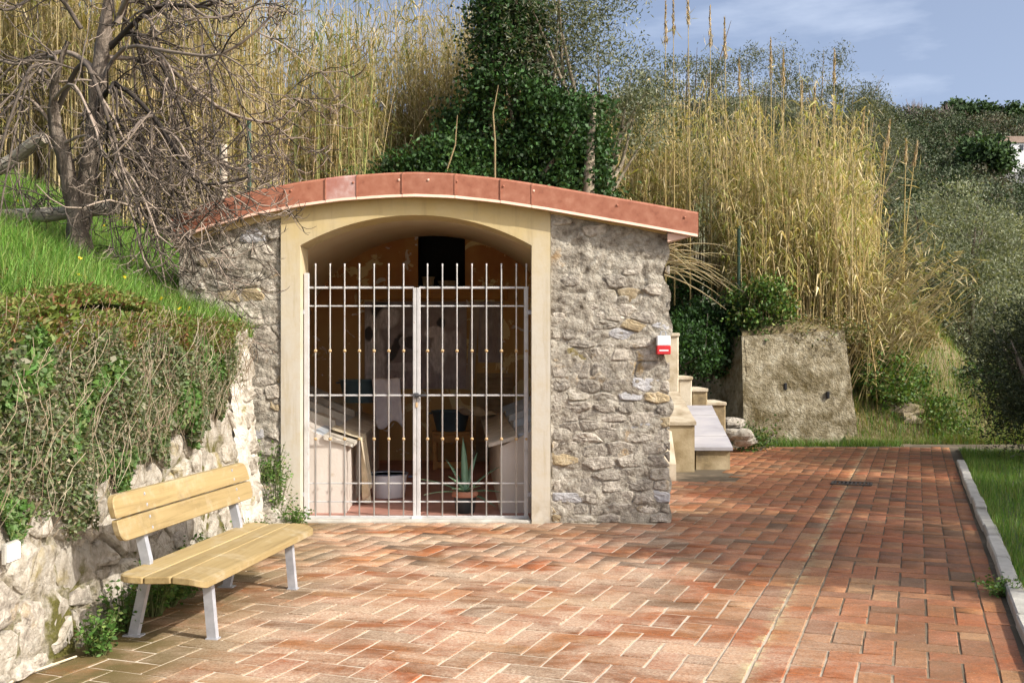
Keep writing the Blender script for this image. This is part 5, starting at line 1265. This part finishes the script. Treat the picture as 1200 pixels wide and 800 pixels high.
# ------------------------------------------------------------------ trees
OLP = [(.10, .12, .065), (.13, .15, .085), (.19, .205, .135), (.075, .095, .045), (.25, .26, .19)]
def tree(name, label, base, lobes, nclump, nleaf, lsize, pal, seed, trunk_r=.16, group=None, bark='bark', spread=.32, mat='leaf', lw=.32, hang=0.0):
    """lobes: list of (centre offset xyz, radii xyz) making the crown"""
    rng = np.random.default_rng(seed); base = np.array(base, float); g = thing(name, tuple(base), label, 'tree', group)
    nb = NB(); tn = NB(); vols = np.array([a[1][0] * a[1][1] * a[1][2] for a in lobes]); pr = vols ** .8 / (vols ** .8).sum(); fork = base + np.array([0, 0, .25 * max(l[0][2] for l in lobes)]) + rng.normal(0, .08, 3)
    V_, F_ = tube_np([base - [0, 0, .1], (base + fork) / 2 + rng.normal(0, .05, 3), fork], [trunk_r * 1.15, trunk_r, trunk_r * .8], 9); tn.add(V_, F_, (1, 1, 1))
    for (c, r) in lobes:
        for k in range(5):
            e = base + np.array(c) + np.array(r) * rng.normal(0, .38, 3); m_ = (fork + e) / 2 + rng.normal(0, .2, 3); V_, F_ = tube_np([fork, m_, e, e + (e - m_) * .5], [trunk_r * .55, trunk_r * .3, trunk_r * .12, .006], 5); tn.add(V_, F_, (1, 1, 1))
    for k in range(nclump):
        c, r = lobes[rng.choice(len(lobes), p=pr)]; v = unit(rng.normal(size=3)); rad = rng.uniform(.35, 1) ** .45 * rng.uniform(.85, 1.08); cc = base + np.array(c) + np.array(r) * v * rad
        n = int(nleaf * rng.uniform(.5, 1.4)); s = spread * rng.uniform(.6, 1.3); pts = cc + rng.normal(0, s, (n, 3)) * [1, 1, .75]; d = rng.normal(size=(n, 3)) + v * .6 + [0, 0, .25 - hang]
        leaves(nb, pts, d, lsize * rng.uniform(.5, 1.6, n), lsize * lw * rng.uniform(.8, 1.2, n), pick(pal, n, rng) * rng.uniform(.8, 1.2), rng)
    tn.build('trunk', M[bark], g, smooth=True); nb.build('crown', M[mat], g); return g
IV = [(.025, .06, .015), (.035, .085, .02), (.05, .115, .03), (.02, .045, .012)]
# ivy-clad tree and thicket behind the roof
def at(u, Y): return (u - 600) / FPX * Y
iv = (at(600, 18.6), 18.6, 2.7)
tree('ivy_clad_tree', 'dark ivy-smothered tree rising behind the roof', iv, [((-.1, 0, 3.4), (.65, .6, 2.2)), ((.0, 0, 4.9), (.6, .6, .7)), ((.75, -.1, 2.7), (.75, .7, 1.1)), ((.2, 0, 1.5), (1.75, .9, 1.2)), ((.95, -.2, 1.6), (.75, .8, 1.3)), ((-.7, .1, 2.6), (.6, .5, .8))], 860, 74, .07, IV, 5, .16, spread=.17, mat='leaf_ivy', lw=.85, bark='pale_bark')
tree('ivy_thicket', 'low mound of dark ivy and brambles behind the roof crown', (at(490, 18.2), 18.2, 2.5), [((0, 0, 1.5), (1.6, .6, 1.0)), ((-.9, 0, 1.0), (1.1, .5, .8)), ((.6, 0, 2.0), (.9, .5, 1.0))], 420, 60, .075, IV + [(.06, .12, .03)], 6, .05, spread=.16, mat='leaf_ivy', lw=.75)
tree('olive_tree', 'airy grey green olive tree overhanging the ivy-smothered tree', (at(690, 19.2), 19.2, 2.9), [((.1, 0, 3.6), (1.3, 1, .9)), ((-.9, 0, 4.4), (1.2, .9, .9)), ((.8, 0, 3.0), (.7, .7, .6)), ((-.6, -.5, 5.0), (1.5, 1, .8)), ((-1.1, -.7, 4.3), (.8, .6, .8))], 360, 70, .08, OLP, 7, .14, bark='pale_bark', spread=.26)
tk = thing('pale_trunk', (at(692, 17.9), 17.9, 2.2), 'pale bare trunk rising right of the ivy behind the roof', 'tree')
MB().tube([(at(692, 17.9), 17.9, 2.2), (at(689, 17.9), 17.9, 4.2), (at(692, 17.9), 18.0, 5.2), (at(700, 17.9), 18.4, 6.1)], [.15, .11, .08, .03], 10).build('trunk', M['pale_bark'], tk, smooth=True)
nb = NB(); rng = np.random.default_rng(3); n = 900; pts = np.stack([at(706, 18) + rng.normal(0, .13, n), 17.95 + rng.normal(0, .15, n), rng.uniform(3.6, 6.0, n)], 1); leaves(nb, pts, rng.normal(size=(n, 3)), rng.uniform(.05, .1, n), .07, pick(IV + [(.07, .13, .04)], n, rng), rng); nb.build('crown', M['leaf_ivy'], tk)
# thin dead stems in the ivy
for k, (u0, v0, u1, v1) in enumerate(((522, 205, 536, 135), (580, 165, 584, 100))):
    a, b2 = P(u0, v0, 17.6), P(u1, v1, 17.6); mid = ((a[0] + b2[0]) / 2 + .06 * (-1) ** k, 17.62, (a[2] + b2[2]) / 2); o = MB().tube([(a[0], 17.6, float(zhill(a[0], 17.6)) - .05), a, mid, b2], [.02, .017, .013, .006], 7).build('dead_stem', M['cane'], None, origin=(a[0], 17.6, 2.5)); tag(o, ['slanting dry stem standing in the ivy mound behind the roof crown', 'upright dry stem standing before the ivy-smothered tree'][k], 'stem')
# olives on the slope behind the right reeds
for k, (u, v, Y, rx, rz_) in enumerate(((800, 110, 29, 1.6, 1.2), (880, 110, 31, 1.9, 1.5), (955, 125, 30, 1.7, 1.6), (995, 150, 32, 1.3, 1.6), (760, 150, 28, 1.2, 1.1))):
    c = P(u, v, Y); zb = float(zhill(c[0], Y)); dz = c[2] - zb
    tree('olive_tree', ['olive tree with thin crown behind the tallest plumed reeds', 'broad olive tree behind the golden reeds against the sky', 'rounded olive tree at the brow above the golden reeds', 'end olive tree where the reeds meet the far hill', 'small olive tree between the ivy and the golden reeds'][k], (c[0], Y, zb), [((0, 0, dz), (rx, rx, rz_)), ((-.5, 0, dz - rz_), (rx * 1.1, rx, rz_)), ((rx * .9, .3, dz - rz_ * .7), (rx * .7, rx, rz_ * .7)), ((-rx * .9, -.3, dz - rz_ * .8), (rx * .7, rx, rz_ * .7))], 200, 110, .085, [tuple(x * .75 for x in c_) for c_ in OLP], 100 + k, .16, spread=.19)
# big olive right
c = (at(1118, 25), 25, -.3)
tree('olive_tree', 'large dense olive tree standing alone right of the reeds', c, [((0, 0, 4.3), (1.6, 1.5, 1.7)), ((.5, 0, 2.9), (1.9, 1.6, 1.6)), ((-.4, 0, 1.9), (1.7, 1.4, 1.3)), ((.3, -.3, 1.2), (1.9, 1.2, .9))], 640, 130, .08, [tuple(v * 1.35 for v in c_) for c_ in OLP], 120, .25, spread=.20)
tree('olive_tree', 'olive tree at the bend of the lane, leaf colour darkened for shade', (at(1222, 16.5), 16.5, 0), [((0, 0, 1.35), (.95, 1.2, .9)), ((.3, .5, 1.9), (.9, 1.1, .7)), ((-.1, -.3, .7), (.85, .9, .6))], 330, 80, .07, [(.03, .045, .02), (.045, .06, .028), (.06, .075, .04)], 121, .18, spread=.22)  # shade over this tree is put into its dark leaf palette
tree('olive_tree', 'mid slope olive tree below the far hill', (at(1215, 36), 36, -2.5), [((0, 0, 2.6), (1.7, 1.6, 1.3)), ((-.2, 0, 1.4), (2.0, 1.7, 1.2))], 160, 80, .10, [tuple(v * .7 for v in c_) for c_ in OLP], 122, .2, spread=.24)
# olives outside the picture on the sunny side of the lane
for k, (x, y, z0, r) in enumerate(((8.2, 6.3, 4.5, 1.6), (9.8, 9.4, 4.6, 1.8), (11.8, 13.4, 4.5, 2.0), (9.0, 5.0, 5.2, 1.1))):
    tree('olive_tree', ['olive tree on the verge opposite the house corner', 'olive tree on the verge opposite the drain', 'olive tree on the verge opposite the stairs', 'young olive tree on the verge nearest the yard'][k], (x, y, 0), [((0, 0, z0), (r, r, r * .75)), ((.4, .3, z0 + .8), (r * .7, r * .7, r * .6)), ((-.7, .2, z0 - .4), (r * .7, r * .7, r * .5))], [190, 230, 230, 60][k], 120, .12, OLP, 140 + k, .17, spread=.22)
# ivy and bramble over the concrete wall
def shrub(label, c, r, n, pal, seed, size=.07, name='bramble_bush'):
    tree(name, label, c, [((0, 0, r[2]), r)], n, 45, size, pal, seed, .03, spread=.14, mat='leaf', lw=.7)
    bpy.data.objects[-1] if False else None
SB = [(.05, .11, .02), (.08, .16, .03), (.12, .20, .04), (.035, .075, .015), (.17, .19, .06)]
shrub('bright green bramble spilling over the concrete wall corner', (at(893, 20.2), 20.2, 1.9), (.6, .42, .62), 85, SB, 201)
shrub('dark ivy mound above the shaded side of the concrete wall', (at(832, 20.9), 20.9, 1.2), (.95, .6, .75), 170, IV, 202)
shrub('tall ivy curtain at the back of the stair corner', (at(805, 23.4), 23.4, 1.0), (1.5, .6, 1.3), 260, IV, 212)
shrub('dark ivy bush behind the stair parapet', (at(800, 20), 20.0, 1.2), (.8, .6, .55), 80, IV, 203)
shrub('straw and green scrub trailing over the far end of the concrete wall', (at(960, 20.2), 20.2, 1.85), (.9, .4, .25), 60, [(.25, .2, .1), (.12, .15, .05), (.3, .25, .13)], 204, .05)
shrub('green bush at the end of the concrete wall', (at(1035, 20.6), 20.6, .5), (.55, .5, .6), 85, SB, 205)
shrub('low green bush on the cut bank', (at(1075, 20.6), 20.6, .15), (.8, .5, .4), 60, SB, 206, .06)
shrub('dry tangled bush at the top of the cut bank', (at(1045, 22), 22, 1.5), (.9, .6, .55), 80, [(.22, .17, .08), (.3, .23, .11), (.15, .15, .05)], 207, .06)
shrub('leafy green clump half way up the cut bank', (at(1052, 21), 21, .7), (.6, .5, .45), 70, SB, 210, .06)
shrub('fresh green clump at the foot of the cut bank', (at(1110, 20.3), 20.3, -.05), (.5, .4, .25), 45, SB, 211, .06)
rock((at(1050, 20.5), 20.5, .55), .38, M['earth'], 'dark earthy boulder bared in the cut bank', 31); rock((at(1066, 20.4), 20.4, .35), .30, M['earth'], 'smaller dark boulder below the other in the cut bank', 32)
shrub('small fresh plant at the concrete wall corner', (at(886, 18.3), 18.3, 0), (.22, .2, .18), 22, SB, 208, .05, 'weed')
shrub('dark bush filling the gap right of the cut bank', (at(1165, 22), 22, 0), (1.1, .9, .8), 90, IV + OLP[:2], 209, .07)

# ------------------------------------------------------------------ far hill: woods, distinct trees, house
rng = np.random.default_rng(9); nb = NB(); pal = [(.10, .12, .06), (.16, .18, .11), (.035, .06, .02), (.17, .135, .09), (.18, .135, .09), (.06, .09, .03), (.24, .25, .17), (.14, .16, .09), (.05, .08, .025), (.19, .16, .11)]
for k in range(950):
    Y = 85 + 190 * rng.uniform(0, 1) ** .8; X = Y * rng.uniform(.33, .52) + rng.uniform(-5, 5); z = float(zfar(X, Y)); r = rng.uniform(1.2, 3.0) * (.75 + Y / 500); n = 190; v = unit(rng.normal(size=(n, 3))) * (rng.uniform(.4, 1, n) ** .5)[:, None]
    pts = np.array([X, Y, z + r * .8]) + v * r * [1, 1, .85]; leaves(nb, pts, rng.normal(size=(n, 3)), r * rng.uniform(.09, .22, n), r * rng.uniform(.06, .15, n), pick([pal[rng.integers(0, len(pal))]], n, rng, .22) * np.array([.52, .58, .55]), rng)
o = nb.build('hill_woods', M['far_leaf']); tag(o, 'olive groves and scrub covering the far hillside', 'woodland', kind='stuff')
def far_tree(u, v, Y, rx, rz_, pal_, label, seed, n=60, ls=1.0):
    c = P(u, v, Y); zb = float(zfar(c[0], Y)); dz = max(c[2] - zb, rz_ * .8); tree('hillside_tree', label, (c[0], Y, zb), [((0, 0, dz), (rx, rx, rz_)), ((rx * .3, 0, dz - rz_ * .3), (rx * .9, rx, rz_ * .8))], n, 40, ls, pal_, seed, .4, spread=rx * .2, mat='far_leaf', lw=.7)
DG = [(.025, .05, .018), (.04, .075, .025), (.05, .09, .03)]
far_tree(1153, 178, 190, 4.2, 3.6, DG + [(.06, .11, .03)], 'round dark green tree standing out on the far hillside', 300, 90, .8)
for k, (u, v) in enumerate(((1118, 131), (1140, 134), (1158, 138), (1174, 136), (1196, 138))): far_tree(u, v, 262, 4.2, 2.8, DG, ['dark pine at the left end of the ridge row', 'second dark pine of the ridge row', 'middle dark pine of the ridge row', 'fourth dark pine of the ridge row', 'dark pine at the right end of the ridge row'][k], 310 + k, 50, 1.0)
for k, (u, v, r) in enumerate(((1070, 128, 3.2), (1108, 130, 2.4), (1050, 134, 2.4))):
    c = P(u, v, 250); zb = float(zfar(c[0], 250)); g = thing('bare_hill_tree', (c[0], 250, zb), ['wide bare tree on the far ridge', 'small bare tree beside the ridge pines', 'bare tree where the ridge meets the near olives'][k], 'tree'); tn = NB(); rr = np.random.default_rng(330 + k); f = np.array([c[0], 250, zb + 1.0])
    V_, F_ = tube_np([(c[0], 250, zb - .3), f], [.45, .3], 6); tn.add(V_, F_, (.12, .09, .085))
    for q in range(70):
        e = np.array([c[0], 250, c[2]]) + unit(rr.normal(size=3)) * r * np.array([1, 1, .9]) * rr.uniform(.5, 1.1); e[2] = max(e[2], zb + 1.2); m_ = (f + e) / 2 + rr.normal(0, .5, 3); V_, F_ = tube_np([f, m_, e], [.14, .09, .03], 3); tn.add(V_, F_, np.array([.14, .105, .10]) * rr.uniform(.8, 1.3))
    tn.build('branches', M['twig'], g)
hc = P(1190, 172, 195); hz = float(zfar(hc[0], 195)); hh = thing('far_house', (hc[0] + 1, 195, hz), 'small white house among olives on the far hillside', 'house')
hz0 = min(hz, hc[2] - 1.2); MB().box((hc[0] + 1, 197, (hz0 + hc[2] + .6) / 2), (8, 5, hc[2] + .6 - hz0)).build('wall', M['house_wall'], hh)
MB().prism([(-4.4, 0), (4.4, 0), (3.2, 1.15), (-3.2, 1.15)], [lambda a, z, Y=Y: (hc[0] + 1 + a, Y, hc[2] + .6 + z) for Y in (194.2, 199.8)]).build('roof', M['roof_tile'], hh)
for k in range(3): MB().box((hc[0] - 1.4 + k * 2.3, 194.49, hc[2] - .3), (.7, .06, 1.0)).build('window', M['glass'], hh)
